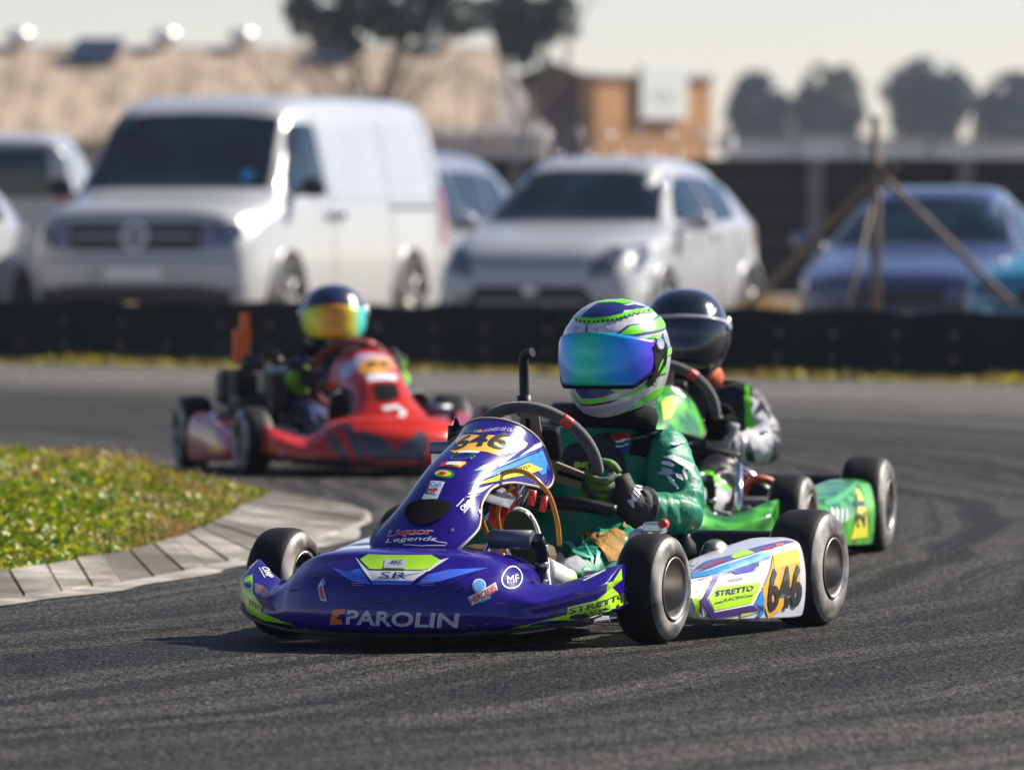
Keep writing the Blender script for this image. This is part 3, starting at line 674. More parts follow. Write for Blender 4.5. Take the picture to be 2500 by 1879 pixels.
def mirror_part(t, x, y, z, mt, s):
    b = MB(); b.ell((s * (x + .12), y, z), (.12, .07, .085), 14, 8); b.tube([(s * (x - .06), y + .03, z - .06), (s * (x + .06), y, z - .04)], .025, 6); b.build('mirror', mt, t)
# white delivery van
van = [(-.94, .42, .52, .55, .60, .60, .52), (-.91, .30, .76, .62, .80, .84, .70), (-.85, .24, .87, .72, .89, 1.01, .76), (-.62, .22, .92, .88, .93, 1.11, .79), (-.2, .22, .945, 1.0, .95, 1.19, .80), (.02, .22, .95, 1.08, .952, 1.29, .80), (.32, .22, .95, 1.10, .952, 1.62, .775), (.58, .22, .95, 1.12, .952, 1.86, .77), (.85, .22, .95, 1.15, .952, 1.945, .775), (1.3, .22, .95, 1.15, .952, 1.975, .78), (2.4, .22, .95, 1.15, .952, 1.985, .785), (3.6, .22, .95, 1.15, .952, 1.97, .78), (3.92, .26, .94, 1.15, .94, 1.93, .77), (3.97, .36, .88, 1.15, .88, 1.82, .72)]
G, L_, T_, RL = M['glass'], M['lamp'], M['trim'], M['redlamp']
vf = [('F', 'p', 'windscreen', G, 1, [(-.79, 1.235), (.79, 1.235), (.70, 1.80), (.4, 1.83), (0, 1.84), (-.4, 1.83), (-.70, 1.80)]),
      ('L', 'p', 'side_window', G, 1, [(.14, 1.20), (.50, 1.70), (.60, 1.76), (.98, 1.76), (1.02, 1.18)]), ('R', 'p', 'side_window', G, 1, [(-.14, 1.20), (-1.02, 1.18), (-.98, 1.76), (-.60, 1.76), (-.50, 1.70)]),
      ('F', 'p', 'grille', T_, 1, [(-.56, .735), (.56, .735), (.58, .955), (-.58, .955)]), ('F', 'p', 'grille_bar', M['silver'], 2, [(-.52, .84), (.52, .84), (.52, .855), (-.52, .855)]),
      ('F', 'p', 'headlight', L_, 2, [(.58, .745), (.80, .75), (.87, .86), (.83, .95), (.60, .955)]), ('F', 'p', 'headlight', L_, 2, [(-.58, .745), (-.60, .955), (-.83, .95), (-.87, .86), (-.80, .75)]),
      ('F', 'p', 'lower_bumper', T_, 1, [(-.80, .24), (.80, .24), (.82, .42), (.5, .46), (-.5, .46), (-.82, .42)]),
      ('F', 'r', 'emblem', M['white'], 4, (0, .845), (.115, .845), (0, .96), .80), ('F', 'l', 'emblem', M['white'], 4, [(-.06, .915), (-.02, .855), (0, .89), (.02, .855), (.06, .915)], .018), ('F', 'l', 'emblem', M['white'], 4, [(-.085, .865), (-.04, .765), (0, .84), (.04, .765), (.085, .865)], .018),
      ('L', 'l', 'door_gap', T_, 1, [(1.10, .36), (1.12, 1.15), (1.06, 1.82)], .012), ('L', 'l', 'door_gap', T_, 1, [(2.55, .34), (2.55, 1.8)], .012), ('L', 'l', 'door_gap', T_, 1, [(.06, .95), (.10, 1.2)], .014), ('L', 'l', 'slide_rail', T_, 1, [(2.5, 1.08), (3.7, 1.08)], .025),
      ('L', 'p', 'door_handle', T_, 2, [(.95, 1.0), (1.06, 1.0), (1.06, 1.03), (.95, 1.03)]), ('L', 'p', 'door_handle', T_, 2, [(1.2, 1.0), (1.31, 1.0), (1.31, 1.03), (1.2, 1.03)]),
      ('L', 'p', 'tail_lamp', RL, 2, [(3.80, .78), (3.93, .78), (3.93, 1.25), (3.80, 1.25)]), ('L', 'l', 'rear_seam', T_, 1, [(3.70, .4), (3.72, 1.2), (3.68, 1.85)], .02),
      ('F', 'p', 'number_plate', M['white'], 3, [(-.25, .50), (.25, .50), (.25, .60), (-.25, .60)]), ('F', 'l', 'bumper_line', T_, 2, [(-.8, .66), (0, .67), (.8, .66)], .012), ('F', 'l', 'bonnet_gap', T_, 1, [(-.74, .99), (-.4, 1.03), (.4, 1.03), (.74, .99)], .012), ('F', 'l', 'wiper', T_, 2, [(-.6, 1.25), (.0, 1.33)], .02), ('F', 'e', 'licence_disc', M['cyan'], 3, (.60, 1.33), (.64, 1.33), (.60, 1.37)), ('F', 'e', 'window_sticker', M['darkgreen'], 3, (-.6, 1.74), (-.53, 1.74), (-.6, 1.79))]
t, k = car('delivery_van', (-2.72, 69.05), 18.5, M['car_white'], van, vf, [(.96, 0, .335), (.96, 3.0, .335)], 'white panel van with dark windscreen parked behind the barrier', 'van', -.06)
for s in (1, -1): mirror_part(t, .98, .22, 1.24, M['black'], s)
glint_beads(t, [(.66, -.875, .86), (-.66, -.875, .86), (.77, -.83, .87), (-.77, -.83, .87), (.985, 1.0, 1.015), (.985, 1.25, 1.015), (.80, .16, 1.27)])
# white hatchback
sw = [(-.80, .36, .45, .45, .50, .50, .44), (-.77, .26, .62, .50, .66, .64, .58), (-.68, .2, .74, .56, .76, .75, .64), (-.45, .18, .80, .68, .82, .86, .68), (0, .18, .83, .80, .845, .95, .70), (.32, .18, .84, .88, .85, 1.02, .68), (.62, .18, .84, .90, .85, 1.26, .60), (.92, .18, .84, .92, .85, 1.445, .565), (1.3, .18, .84, .93, .85, 1.50, .565), (1.9, .18, .84, .94, .85, 1.485, .56), (2.4, .18, .84, .96, .84, 1.42, .55), (2.68, .2, .82, .97, .80, 1.28, .56), (2.86, .26, .78, .92, .76, 1.02, .62), (2.93, .36, .66, .75, .66, .82, .58)]
sf_ = [('F', 'p', 'windscreen', G, 1, [(-.70, 1.0), (.70, 1.0), (.57, 1.36), (.3, 1.40), (-.3, 1.40), (-.57, 1.36)]),
       ('L', 'p', 'side_window', G, 1, [(.55, 1.0), (.80, 1.22), (1.05, 1.34), (1.45, 1.35), (1.48, .98)]), ('L', 'p', 'side_window', G, 1, [(1.55, .99), (1.53, 1.35), (1.9, 1.34), (2.25, 1.26), (2.15, 1.02)]),
       ('R', 'p', 'side_window', G, 1, [(-.55, 1.0), (-1.48, .98), (-1.45, 1.35), (-1.05, 1.34), (-.80, 1.22)]),
       ('F', 'p', 'grille', T_, 1, [(-.46, .25), (.46, .25), (.52, .37), (.44, .50), (-.44, .50), (-.52, .37)]), ('F', 'l', 'grille_bar', M['silver'], 2, [(-.42, .37), (.42, .37)], .012), ('F', 'p', 'emblem', M['chrome'], 3, [(-.07, .46), (0, .41), (.07, .46), (0, .51)]),
       ('F', 'p', 'headlight', L_, 2, [(.46, .56), (.66, .60), (.72, .78), (.60, .80), (.50, .70)]), ('F', 'p', 'headlight', L_, 2, [(-.46, .56), (-.50, .70), (-.60, .80), (-.72, .78), (-.66, .60)]),
       ('L', 'p', 'headlight', L_, 2, [(-.62, .60), (-.35, .70), (-.22, .82), (-.45, .80)]), ('F', 'e', 'fog_lamp', L_, 2, (.56, .40), (.62, .40), (.56, .45)), ('F', 'e', 'fog_lamp', L_, 2, (-.56, .40), (-.50, .40), (-.56, .45)),
       ('L', 'p', 'tail_lamp', RL, 2, [(2.62, .82), (2.82, .80), (2.80, 1.02), (2.66, 1.05)]), ('L', 'l', 'door_gap', T_, 1, [(.42, .3), (.45, .95)], .01), ('L', 'l', 'door_gap', T_, 1, [(1.52, .3), (1.52, .98)], .01), ('L', 'p', 'door_handle', T_, 2, [(1.32, .86), (1.44, .86), (1.44, .89), (1.32, .89)]),
       ('F', 'p', 'number_plate', M['white'], 3, [(-.22, .22), (.22, .22), (.22, .29), (-.22, .29)]), ('F', 'l', 'bonnet_gap', T_, 1, [(-.66, .74), (-.3, .66), (.3, .66), (.66, .74)], .012)]
t, k = car('hatchback', (.38, 67.0), 17.5, M['car_white'], sw, sf_, [(.845, 0, .30), (.845, 2.39, .30)], 'white hatchback parked between the van and the blue sedan', 'car', -.09)
for s in (1, -1): mirror_part(t, .86, .52, 1.0, M['car_white'], s)
glint_beads(t, [(.60, -.66, .70), (-.60, -.66, .70), (.66, -.55, .76), (.56, -.78, .41), (.0, -.81, .46), (.58, .78, 1.25), (-.72, .35, 1.0)])
# dark blue sedan
sd_ = [(-.86, .36, .5, .44, .55, .48, .5), (-.82, .25, .68, .48, .72, .58, .62), (-.72, .2, .78, .54, .80, .66, .68), (-.4, .18, .82, .64, .83, .74, .70), (.1, .18, .83, .72, .845, .83, .72), (.45, .18, .84, .78, .85, .89, .70), (.8, .18, .84, .80, .85, 1.12, .63), (1.15, .18, .84, .82, .85, 1.30, .57), (1.6, .18, .84, .83, .85, 1.345, .56), (2.1, .18, .84, .84, .85, 1.30, .55), (2.5, .18, .84, .85, .85, 1.10, .60), (2.75, .2, .83, .85, .84, .96, .66), (3.3, .24, .8, .8, .8, .90, .66), (3.42, .36, .7, .7, .7, .8, .6)]
bf = [('F', 'p', 'windscreen', G, 1, [(-.72, .90), (.72, .90), (.58, 1.22), (.3, 1.26), (-.3, 1.26), (-.58, 1.22)]), ('L', 'p', 'side_window', G, 1, [(.75, .88), (1.1, 1.16), (1.35, 1.22), (1.6, 1.23), (1.6, .87)]), ('L', 'p', 'side_window', G, 1, [(1.66, .87), (1.66, 1.23), (2.0, 1.20), (2.3, 1.05), (2.3, .88)]), ('R', 'p', 'side_window', G, 1, [(-.75, .88), (-1.6, .87), (-1.6, 1.23), (-1.35, 1.22), (-1.1, 1.16)]),
      ('F', 'p', 'grille', T_, 1, [(-.35, .42), (.35, .42), (.36, .54), (-.36, .54)]), ('F', 'p', 'headlight', L_, 2, [(.42, .45), (.70, .47), (.72, .57), (.42, .56)]), ('F', 'p', 'headlight', L_, 2, [(-.42, .45), (-.42, .56), (-.72, .57), (-.70, .47)]), ('F', 'p', 'lower_bumper', T_, 1, [(-.6, .27), (.6, .27), (.6, .34), (-.6, .34)]),
      ('F', 'p', 'indicator', M['orange'], 2, [(.73, .47), (.78, .49), (.78, .56), (.73, .56)])]
t, k = car('sedan', (3.24, 68.9), 11, M['car_blue'], sd_, bf, [(.845, .05, .30), (.845, 2.55, .30)], 'low dark blue sedan behind the fence post braces', 'car', -.17)
for s in (1, -1): mirror_part(t, .86, .62, .92, M['car_blue'], s)
glint_beads(t, [(.55, -.79, .51), (-.55, -.79, .51), (.62, 1.1, 1.17)])
# turquoise car at the right edge
t, k = car('coupe', (at(2700, 500, 63).x, 63.3), 24, M['car_teal'], sd_, bf, [(.845, .05, .30), (.845, 2.55, .30)], 'turquoise car whose wing shows at the right edge', 'car', -.12)
glint_beads(t, [(-.62, -.78, .52), (-.48, -.80, .52), (-.70, -.3, .74), (-.60, -.83, .36), (-.78, .35, .86)])
# white car at the left edge
t, k = car('hatchback', (at(-405, 500, 68).x, 67.0), 14, M['car_white'], sw, sf_, [(.845, 0, .30), (.845, 2.39, .30)], 'white car wing at the left edge beside the van', 'car', -.1)
# pale minibus behind on the left and silver estate between van and hatchback
suv = [(-.90, .45, .55, .6, .62, .64, .55), (-.86, .32, .72, .64, .76, .82, .66), (-.75, .26, .82, .74, .84, .98, .70), (-.3, .26, .87, .9, .88, 1.10, .74), (.15, .26, .89, .98, .89, 1.18, .74), (.5, .26, .9, 1.02, .9, 1.45, .70), (.85, .26, .9, 1.05, .9, 1.72, .67), (1.3, .26, .9, 1.06, .9, 1.77, .67), (2.4, .26, .9, 1.08, .9, 1.76, .66), (3.1, .26, .9, 1.10, .9, 1.70, .65), (3.45, .3, .88, 1.1, .87, 1.5, .68), (3.6, .4, .8, 1.0, .8, 1.15, .68)]
uf = [('F', 'p', 'windscreen', G, 1, [(-.74, 1.14), (.74, 1.14), (.64, 1.60), (.3, 1.64), (-.3, 1.64), (-.64, 1.60)]), ('L', 'p', 'side_window', G, 1, [(.6, 1.10), (.9, 1.48), (1.2, 1.58), (1.55, 1.58), (1.58, 1.10)]), ('L', 'p', 'side_window', G, 1, [(1.65, 1.10), (1.65, 1.58), (2.5, 1.57), (2.5, 1.12)]), ('L', 'p', 'side_window', G, 1, [(2.58, 1.12), (2.58, 1.57), (3.0, 1.52), (3.2, 1.2)]),
      ('R', 'p', 'side_window', G, 1, [(-.6, 1.10), (-1.58, 1.10), (-1.55, 1.58), (-1.2, 1.58), (-.9, 1.48)]), ('L', 'p', 'tail_lamp', RL, 2, [(3.35, .95), (3.52, .95), (3.48, 1.25), (3.38, 1.25)]),
      ('F', 'p', 'grille', T_, 1, [(-.5, .72), (.5, .72), (.5, .88), (-.5, .88)]), ('F', 'p', 'headlight', L_, 2, [(.52, .74), (.78, .76), (.8, .92), (.52, .9)]), ('F', 'p', 'headlight', L_, 2, [(-.52, .74), (-.52, .9), (-.8, .92), (-.78, .76)])]
t, k = car('estate_car', (at(790, 500, 86).x, 84.5), 20, M['car_silver'], suv, uf, [(.9, 0, .34), (.9, 2.7, .34)], 'silver estate car half hidden behind the white van', 'car', -.2)
ub = [('B', 'p', 'rear_window', G, 1, [(-.62, 1.12), (.62, 1.12), (.60, 1.62), (-.60, 1.62)]), ('L', 'p', 'side_window', G, 1, [(1.65, 1.10), (1.65, 1.58), (2.5, 1.57), (2.5, 1.12)]), ('L', 'p', 'side_window', G, 1, [(2.58, 1.12), (2.58, 1.57), (3.0, 1.52), (3.2, 1.2)]), ('B', 'p', 'tail_lamp', RL, 2, [(-.8, .9), (-.7, .9), (-.7, 1.2), (-.78, 1.2)]), ('B', 'p', 'tail_lamp', RL, 2, [(.8, .9), (.78, 1.2), (.7, 1.2), (.7, .9)])]
suvb = suv[:9] + [(3.2, .26, .9, 1.10, .9, 1.74, .72), (3.52, .28, .89, 1.12, .89, 1.70, .74), (3.58, .34, .86, 1.1, .86, 1.6, .74), (3.62, .44, .8, 1.05, .8, 1.4, .7)]
t, k = car('station_wagon', (at(5, 500, 86).x, 89.5), 182, M['car_white'], suvb, ub, [(.9, 0, .34), (.9, 2.7, .34)], 'white station wagon with dark rear window behind the van on the left', 'car')

# ------------------------------------------------------------------ go-karts (local: x = driver's left, y = back, z up; origin on the ground under the front axle)
WB, HF, HR = .93, .461, .51
def lerp_tab(tab, x):
    for a, b in zip(tab, tab[1:]):
        if x <= b[0]:
            f = (x - a[0]) / (b[0] - a[0]); return [p + (q - p) * f for p, q in zip(a, b)]
    return tab[-1]
# |x|, y front, z top, y of top edge, y rear, z bottom, slack
NOSE = [(0, -.585, .226, -.49, -.20, .040), (.10, -.572, .226, -.48, -.20, .040), (.18, -.54, .218, -.45, -.19, .042), (.235, -.505, .200, -.42, -.19, .045), (.265, -.48, .178, -.41, -.19, .047), (.295, -.455, .156, -.40, -.22, .050), (.335, -.425, .146, -.375, -.22, .055), (.375, -.385, .158, -.335, -.20, .062), (.41, -.345, .174, -.29, -.175, .070), (.44, -.305, .186, -.255, -.15, .078), (.452, -.28, .188, -.235, -.14, .088)]
def nose_section(x):
    _, yf, zt, yt, yr, zb = lerp_tab(NOSE, abs(x)); h = zt - zb; wing = max(0, min(1, (abs(x) - .25) / .08))
    hump = [(yr + .02, zb + .004), (yf + .10, zb), (yf + .02, zb + .004), (yf, zb + .03), (yf + .004, zb + h * .40), (yf + .022, zb + h * .66), (yt - .012, zb + h * .88), (yt + .025, zt - .004), ((yt + yr) / 2, zt), (yr, zt - .012), (yr + .012, zt - .05)]
    flat = [(yr + .02, zb + .006), (yf + .09, zb), (yf + .012, zb + .002), (yf, zb + .014), (yf, zb + h * .32), (yf + .002, zb + h * .58), (yf + .026, zb + h * .70), (yf + .068, zb + h * .87), (yf + .112, zt), (yf + .125, zt - .008), (yf + .122, zt - .05)]
    return [V((x, a[0] + (b_[0] - a[0]) * wing, a[1] + (b_[1] - a[1]) * wing)) for a, b_ in zip(hump, flat)]
# y, z, half width, side setback, side drop of the upright front panel
PANEL = [(-.352, .190, .055, .010, -.004), (-.362, .202, .100, .035, -.016), (-.352, .222, .120, .060, -.022), (-.315, .256, .122, .080, -.012), (-.27, .296, .110, .080, .004), (-.215, .342, .094, .075, .016), (-.15, .388, .092, .085, .030), (-.075, .426, .102, .105, .060), (0, .456, .113, .13, .100), (.065, .480, .120, .145, .132), (.11, .500, .118, .14, .120), (.135, .512, .098, .10, .060)]
def panel_row(p):
    y, z, w, sb, dr = p; out = []
    for i in range(9):
        f = (i - 4) / 4; g2 = abs(f) ** 2.2
        out.append(V((w * math.sin(f * 1.35) / math.sin(1.35), y + sb * g2, z - dr * g2)))
    return out
def ball(b, c, r, mi=0): return b.ell(c, (r, r, r), 10, 8, None, mi)
def kart_wheel(parent, c, s, r, w, steer=0):
    t = empty('wheel', c, R(steer), parent); h = w / 2
    prof = [(-h + .012, .068), (-h + .003, .080), (-h, r * .66), (-h + .004, r * .82), (-h + .014, r * .93), (-h + .028, r * .985), (-h * .3, r), (h * .3, r), (h - .028, r * .985), (h - .014, r * .93), (h - .004, r * .82), (h, r * .66), (h - .003, .080), (h - .012, .068)]
    b = MB(); b.lathe(prof, (0, 0, 0), (s, 0, 0), 56, True)
    for f in b.bm.faces:
        c_ = f.calc_center_median(); rr = math.hypot(c_.y, c_.z)
        if rr < r * .955: f.material_index = 1
    b.build('tyre', [M['tyre'], M['sidewall']], t)
    b = MB(); b.lathe([(h - .008, .066), (h - .003, .0725), (h - .001, .0735), (h + .001, .072), (h - .004, .067), (h - .012, .064), (h - w * .55, .061), (h - w * .74, .054), (h - w * .77, .030), (h - w * .70, .026), (h - w * .70, .004)], (0, 0, 0), (s, 0, 0), 40, open_=True); b.build('rim', M['rim'], t)
    b = MB(); b.lathe([(-h + .012, .069), (-h + .003, .0735), (-h + .006, .066), (-h + .012, .062)], (0, 0, 0), (s, 0, 0), 32, True)
    for k in range(3):
        a = k * 2.094; d = V((0, math.cos(a), math.sin(a))) * .036; b.cone(d + V((s * (h - w * .78), 0, 0)), d + V((s * (h - w * .66), 0, 0)), .007, .007, 6)
    b.cone((s * (h - w * .72), 0, 0), (s * (h - w * .45), 0, 0), .014, .011, 8); b.build('hub', M['steel'], t)
    return t
def wheel_frame(cfg):
    c = V(cfg['sw']); al = R(cfg.get('swtilt', 33)); n = V((0, math.cos(al), math.sin(al))); up = V((0, -math.sin(al), math.cos(al))); x = V((1, 0, 0)); ro = R(cfg.get('swroll', 0))
    return c, n, (x * math.cos(ro) + up * math.sin(ro)), (up * math.cos(ro) - x * math.sin(ro))
def make_kart(cfg, key, label):
    t = tag(empty('go_kart', (*cfg['o'], 0), R(-cfg['psi'])), label, 'go-kart', 'karts racing through the bend')
    # front fairing
    xs = [-.452, -.44, -.41, -.375, -.335, -.295, -.265, -.235, -.18, -.09, 0, .09, .18, .235, .265, .295, .335, .375, .41, .44, .452]
    g_ = surf([nose_section(x) for x in xs], 120, 44); b = MB(); b.sheet(g_)
    b.cap([v for v in b.bm.verts][:44]); b.cap([v for v in b.bm.verts][-44:])
    nose = b.build('front_fairing', cfg['nose'], t)
    b = MB(); b.tube([(x, lerp_tab(NOSE, abs(x))[1] + .004, lerp_tab(NOSE, abs(x))[5] - .004) for x in [i / 20 * .445 for i in range(-20, 21)]], .0045, 6); b.build('fairing_edge', M['black'], nose)
    reg(key + 'nose', [nose], Planar((1, 0, 0), (0, 0, 1)), nose, .02)
    reg(key + 'nosediagL', [nose], Planar((.8, .6, 0), (0, 0, 1)), nose, .014); reg(key + 'nosediagR', [nose], Planar((.8, -.6, 0), (0, 0, 1)), nose, .014)
    reg(key + 'nosetop', [nose], Planar((1, 0, 0), (0, .5, .866)), nose, .02)
    # upright front panel
    ps = cfg.get('pscale', (1, 1)); g_ = surf([panel_row((p[0] + cfg.get('pdy', 0), cfg.get('pz', .19) + (p[1] - .19) * ps[0], p[2] * ps[1], p[3], p[4])) for p in PANEL], 66, 33); b = MB(); b.sheet(g_); pan = b.build('front_panel', cfg['panel'], t)
    b = MB(); edge = [g_[i][32] for i in range(0, 66, 2)] + [g_[65][j] for j in range(30, 1, -2)] + [g_[i][0] for i in range(65, -1, -2)] + [g_[0][j] for j in range(2, 31, 2)]
    b.tube(edge, .0035, 5, True); b.build('panel_edge', cfg.get('edge', M['black']), pan)
    reg(key + 'panel', [pan], Planar((1, 0, 0), (0, .69, .72)), pan, .018)
    reg(key + 'panelside', [pan], Planar((.55, .835, 0), (0, 0, 1)), pan, .018)
    pan.modifiers.new('solid', 'SOLIDIFY').thickness = .003
    # side pods
    for s in (1, -1):
        rows = []
        for y, xo, zb, zt, wd in ((.085, .490, .075, .120, .05), (.10, .515, .060, .134, .10), (.16, .532, .048, .148, .15), (.35, .545, .040, .175, .17), (.55, .552, .034, .198, .17), (.71, .558, .030, .215, .16), (.765, .558, .032, .218, .14), (.778, .552, .04, .210, .11)):
            rows.append([V((s * x, y, z)) for x, z in ((xo - .02, zb), (xo, zb + .012), (xo + .006, zb + (zt - zb) * .5), (xo - .004, zt - .028), (xo - .022, zt - .006), (xo - .07, zt), (xo - wd, zt - .02), (xo - wd - .01, zb + .03), (xo - wd + .01, zb))])
        b = MB(); b.loft(surf(rows, 44, 45, True)); pod = b.build('side_pod', cfg['pod'], t)
        reg(key + ('podL' if s > 0 else 'podR'), [pod], Planar((0, s, 0), (0, 0, 1)), pod, .02)
        reg(key + ('podtopL' if s > 0 else 'podtopR'), [pod], Planar((0, s, 0), (-s * 1, 0, .35)) if False else Planar((0, 1, 0), (-1, 0, 0)), pod, .02)
    # wheels, axle, chassis
    for s in (1, -1):
        kart_wheel(t, (s * HF, 0, .1275), s, .1275, .116, cfg.get('steer', 0)); kart_wheel(t, (s * HR, WB, .14), s, .14, .14)
        b = MB(); b.tube([(s * .30, .03, .12), (s * .33, 0, .12), (s * (HF - .06), 0, .1275)], .014, 8); b.box((s * .315, .01, .12), (.05, .05, .09), .008); b.build('stub_axle', M['steel'], t)
        b = MB(); b.tube([(s * .09, .16, .15), (s * .37, .06, .135)], .006, 6); b.build('tie_rod', M['chrome'], t)
    b = MB(); b.tube([(-HR + .05, WB, .14), (HR - .05, WB, .14)], .018, 12); b.build('rear_axle', M['steel'], t)
    b = MB()
    for s in (1, -1):
        b.tube([(s * .12, -.36, .06), (s * .15, -.2, .05), (s * .29, .0, .05), (s * .20, .3, .05), (s * .31, .75, .05), (s * .31, 1.05, .07)], .015, 8, smooth=24)
        b.tube([(s * .31, .12, .05), (s * .44, .2, .05), (s * .44, .68, .05), (s * .32, .76, .05)], .010, 6)
    b.tube([(-.29, 0, .05), (.29, 0, .05)], .015, 8); b.tube([(-.31, .95, .06), (.31, .95, .06)], .015, 8); b.tube([(-.14, -.34, .055), (.14, -.34, .055)], .012, 8)
    b.build('chassis_frame', cfg.get('frame', M['chrome']), t)
    b = MB(); b.tube([(-.33, -.17, .09), (-.27, -.34, .10), (.27, -.34, .10), (.33, -.17, .09), (.24, -.1, .06)], .010, 8, smooth=30); b.build('front_bumper', M['chrome'], t)
    b = MB(); b.plate([(-.27, -.33, .034), (.27, -.33, .034), (.22, .42, .034), (-.22, .42, .034)], .004, (0, 0, 1)); b.build('floor_tray', M['alu'], t)
    b = MB(); rows = []
    for x in (-.52, -.50, -.3, 0, .3, .50, .52):
        dz = .02 if abs(x) > .51 else 0; rows.append([V((x, 1.10 - dz, .05 + dz)), V((x, 1.16, .05 + dz)), V((x, 1.185, .12)), V((x, 1.17, .205 - dz)), V((x, 1.12, .21 - dz)), V((x, 1.09, .12))])
    b.loft(surf(rows, 30, 24, True)); b.build('rear_bumper', cfg.get('rb', M['navy']), t)
    for s in (1, -1):
        b = MB(); b.box((s * .36, 1.172, .185), (.07, .03, .05), .006); b.build('bumper_sticker', M['lilac'], t)
    # seat
    sx = cfg.get('seatx', .02); rows = []
    for y, z, w, dp in ((.46, .10, .13, .03), (.52, .065, .15, .06), (.64, .05, .17, .10), (.74, .09, .18, .13), (.80, .20, .18, .12), (.83, .32, .16, .09), (.85, .40, .12, .05)):
        rows.append([V((sx + w * f, y - dp * abs(f) ** 3, z + dp * .9 * abs(f) ** 2.5)) for f in (-1, -.8, -.5, 0, .5, .8, 1)])
    b = MB(); b.sheet(surf(rows, 26, 20)); b.build('seat', M['matt'], t, solid=.008)
    # steering
    c, n, ux, uy = wheel_frame(cfg); rr = cfg.get('swr', .155)
    path = [c + ux * math.cos(a) * rr + uy * max(-.80 * rr, math.sin(a) * rr) for a in [2 * math.pi * k / 48 for k in range(48)]]
    b = MB(); b.tube(path, .0150, 10, True); sw = b.build('steering_wheel', cfg.get('swm', M['suede']), t)
    b = MB(); a0 = cfg.get('mark', 60); b.tube([c + (ux * math.cos(R(a)) + uy * math.sin(R(a))) * rr for a in range(a0 - 5, a0 + 6, 2)], .0158, 10); b.build('red_mark', M['red'], sw)
    for ang in (-20, 90, 200):
        a = R(ang); d = ux * math.cos(a) + uy * math.sin(a); e = d.cross(n)
        b = MB(); b.plate([c + d * .02 + e * .032 - n * .012, c + d * (rr - .01) + e * .022, c + d * (rr - .01) - e * .022, c + d * .02 - e * .032 - n * .012], .005, n); sp = b.build('spoke', pm('spoke_anodised', (.34, .29, .25), rough=.4, metal=.7, var=.1), sw)
        b = MB(); b.plate([c + d * .06 + e * .012 - n * .013, c + d * (rr - .03) + e * .009 - n * .004, c + d * (rr - .03) - e * .0 - n * .004, c + d * .06 - e * .0 - n * .013], .001, -n); b.build('slot', M['matt'], sw)
    b = MB(); b.box(c + uy * .05 + n * .012, (.13, .03, .085), .008, Matrix((ux, n, uy)).transposed()); disp = b.build('dash_display', M['black'], t)
    b = MB(); b.box(c + uy * .05 + n * .03, (.10, .003, .055), 0, Matrix((ux, n, uy)).transposed()); b.build('screen', pm('lcd', (.12, .14, .13), rough=.2), disp)
    b = MB(); b.tube([c - n * .01, c - n * .09 + V((0, 0, 0)), (.0, -.02, .10)], .011, 10); b.build('steering_column', M['chrome'], t)
    b = MB()
    for s in (1, -1): b.tube([(s * .13, .12, .05), (s * .05, .10, .22), c - n * .12 + V((s * .02, 0, 0))], .008, 6)
    b.build('column_support', M['chrome'], t)
    b = MB(); b.box((.04, .13, .305), (.05, .045, .10), .008, Matrix.Rotation(-.6, 3, 'X')); b.build('column_clamp', M['redplastic'], t)
    b = MB(); b.plate([(.02, -.12, .345), (.02, .0, .40), (.13, -.02, .33), (.13, -.06, .31)], .004, (0, 0, 1)); b.build('panel_bracket', M['alu'], t)
    # pedals
    for s, px in ((1, .205), (-1, -.08)):
        b = MB(); b.tube([(px - .052, -.235, .245), (px + .052, -.235, .245)], .022, 16); b.build('pedal_pad', pm('pedal_grey', (.10, .11, .14), rough=.38, metal=.4, var=.2), t)
        b = MB(); b.tube([(px + .062, -.235, .25), (px + .064, -.205, .20), (px + .058, -.215, .14), (px + .05, -.20, .07)], [.016, .014, .013, .017], 8, smooth=12); pa = b.build('pedal_arm', M['black'], t)
        for zz in (.225, .185, .145): 
            b = MB(); b.cone((px + .05, -.212, zz), (px + .08, -.212, zz), .008, .008, 8); b.build('pedal_hole', M['alu'], pa)
    # fuel tank, hoses
    b = MB(); b.box((0, .26, .13), (.17, .26, .17), .03); b.build('fuel_tank', pm('tank_plastic', (.16, .12, .06), rough=.35, trans=.2), t)
    b = MB(); b.cone((.06, .05, .12), (.06, .05, .18), .045, .04, 14); b.cone((.06, .05, .18), (.06, .05, .225), .022, .020, 12); b.build('brake_bottle', pm('bottle_beige', (.5, .44, .32), rough=.5), t)
    if cfg.get('hoses'):
     b = MB(); b.tube([(.055, .05, .20), (.035, .0, .29), (.06, -.02, .365), (.13, .0, .395), (.185, .03, .35), (.205, .05, .28), (.20, .08, .22)], .0062, 8, smooth=40); b.build('fuel_hose', M['amber'], t)
     b = MB(); b.tube([(.085, .03, .20), (.085, -.02, .30), (.12, -.01, .36)], .0058, 8, smooth=20); b.build('fuel_hose', M['amber'], t)
     b = MB(); b.tube([(.18, .02, .30), (.185, .03, .335)], .009, 8); b.tube([(.16, .0, .315), (.165, .0, .35)], .010, 8); b.build('hose_clip', M['redplastic'], t)
    b = MB(); b.tube([(.05, .30, .31), (.16, .30, .308), (.24, .34, .29)], .017, 10, smooth=14); b.build('inlet_pipe', M['black'], t)
    # radiator on the driver's right
    rx, ry, rz0 = cfg.get('rad', (-.205, .42, .35))
    b = MB(); b.box((rx, ry, rz0), (.05, .16, .16), .008); b.build('radiator', cfg.get('radm', M['alu']), t)
    b = MB(); b.box((rx, ry, rz0 + .085), (.06, .17, .03), .008); b.build('radiator_tank', pm('tank_grey', (.16, .19, .26), rough=.35, metal=.5), t)
    b = MB(); b.cone((rx + .01, ry, rz0 + .10), (rx + .01, ry, rz0 + .137), .022, .020, 12); b.cone((rx + .01, ry, rz0 + .137), (rx + .01, ry, rz0 + .155), .009, .003, 8); b.build('radiator_cap', M['black'], t)
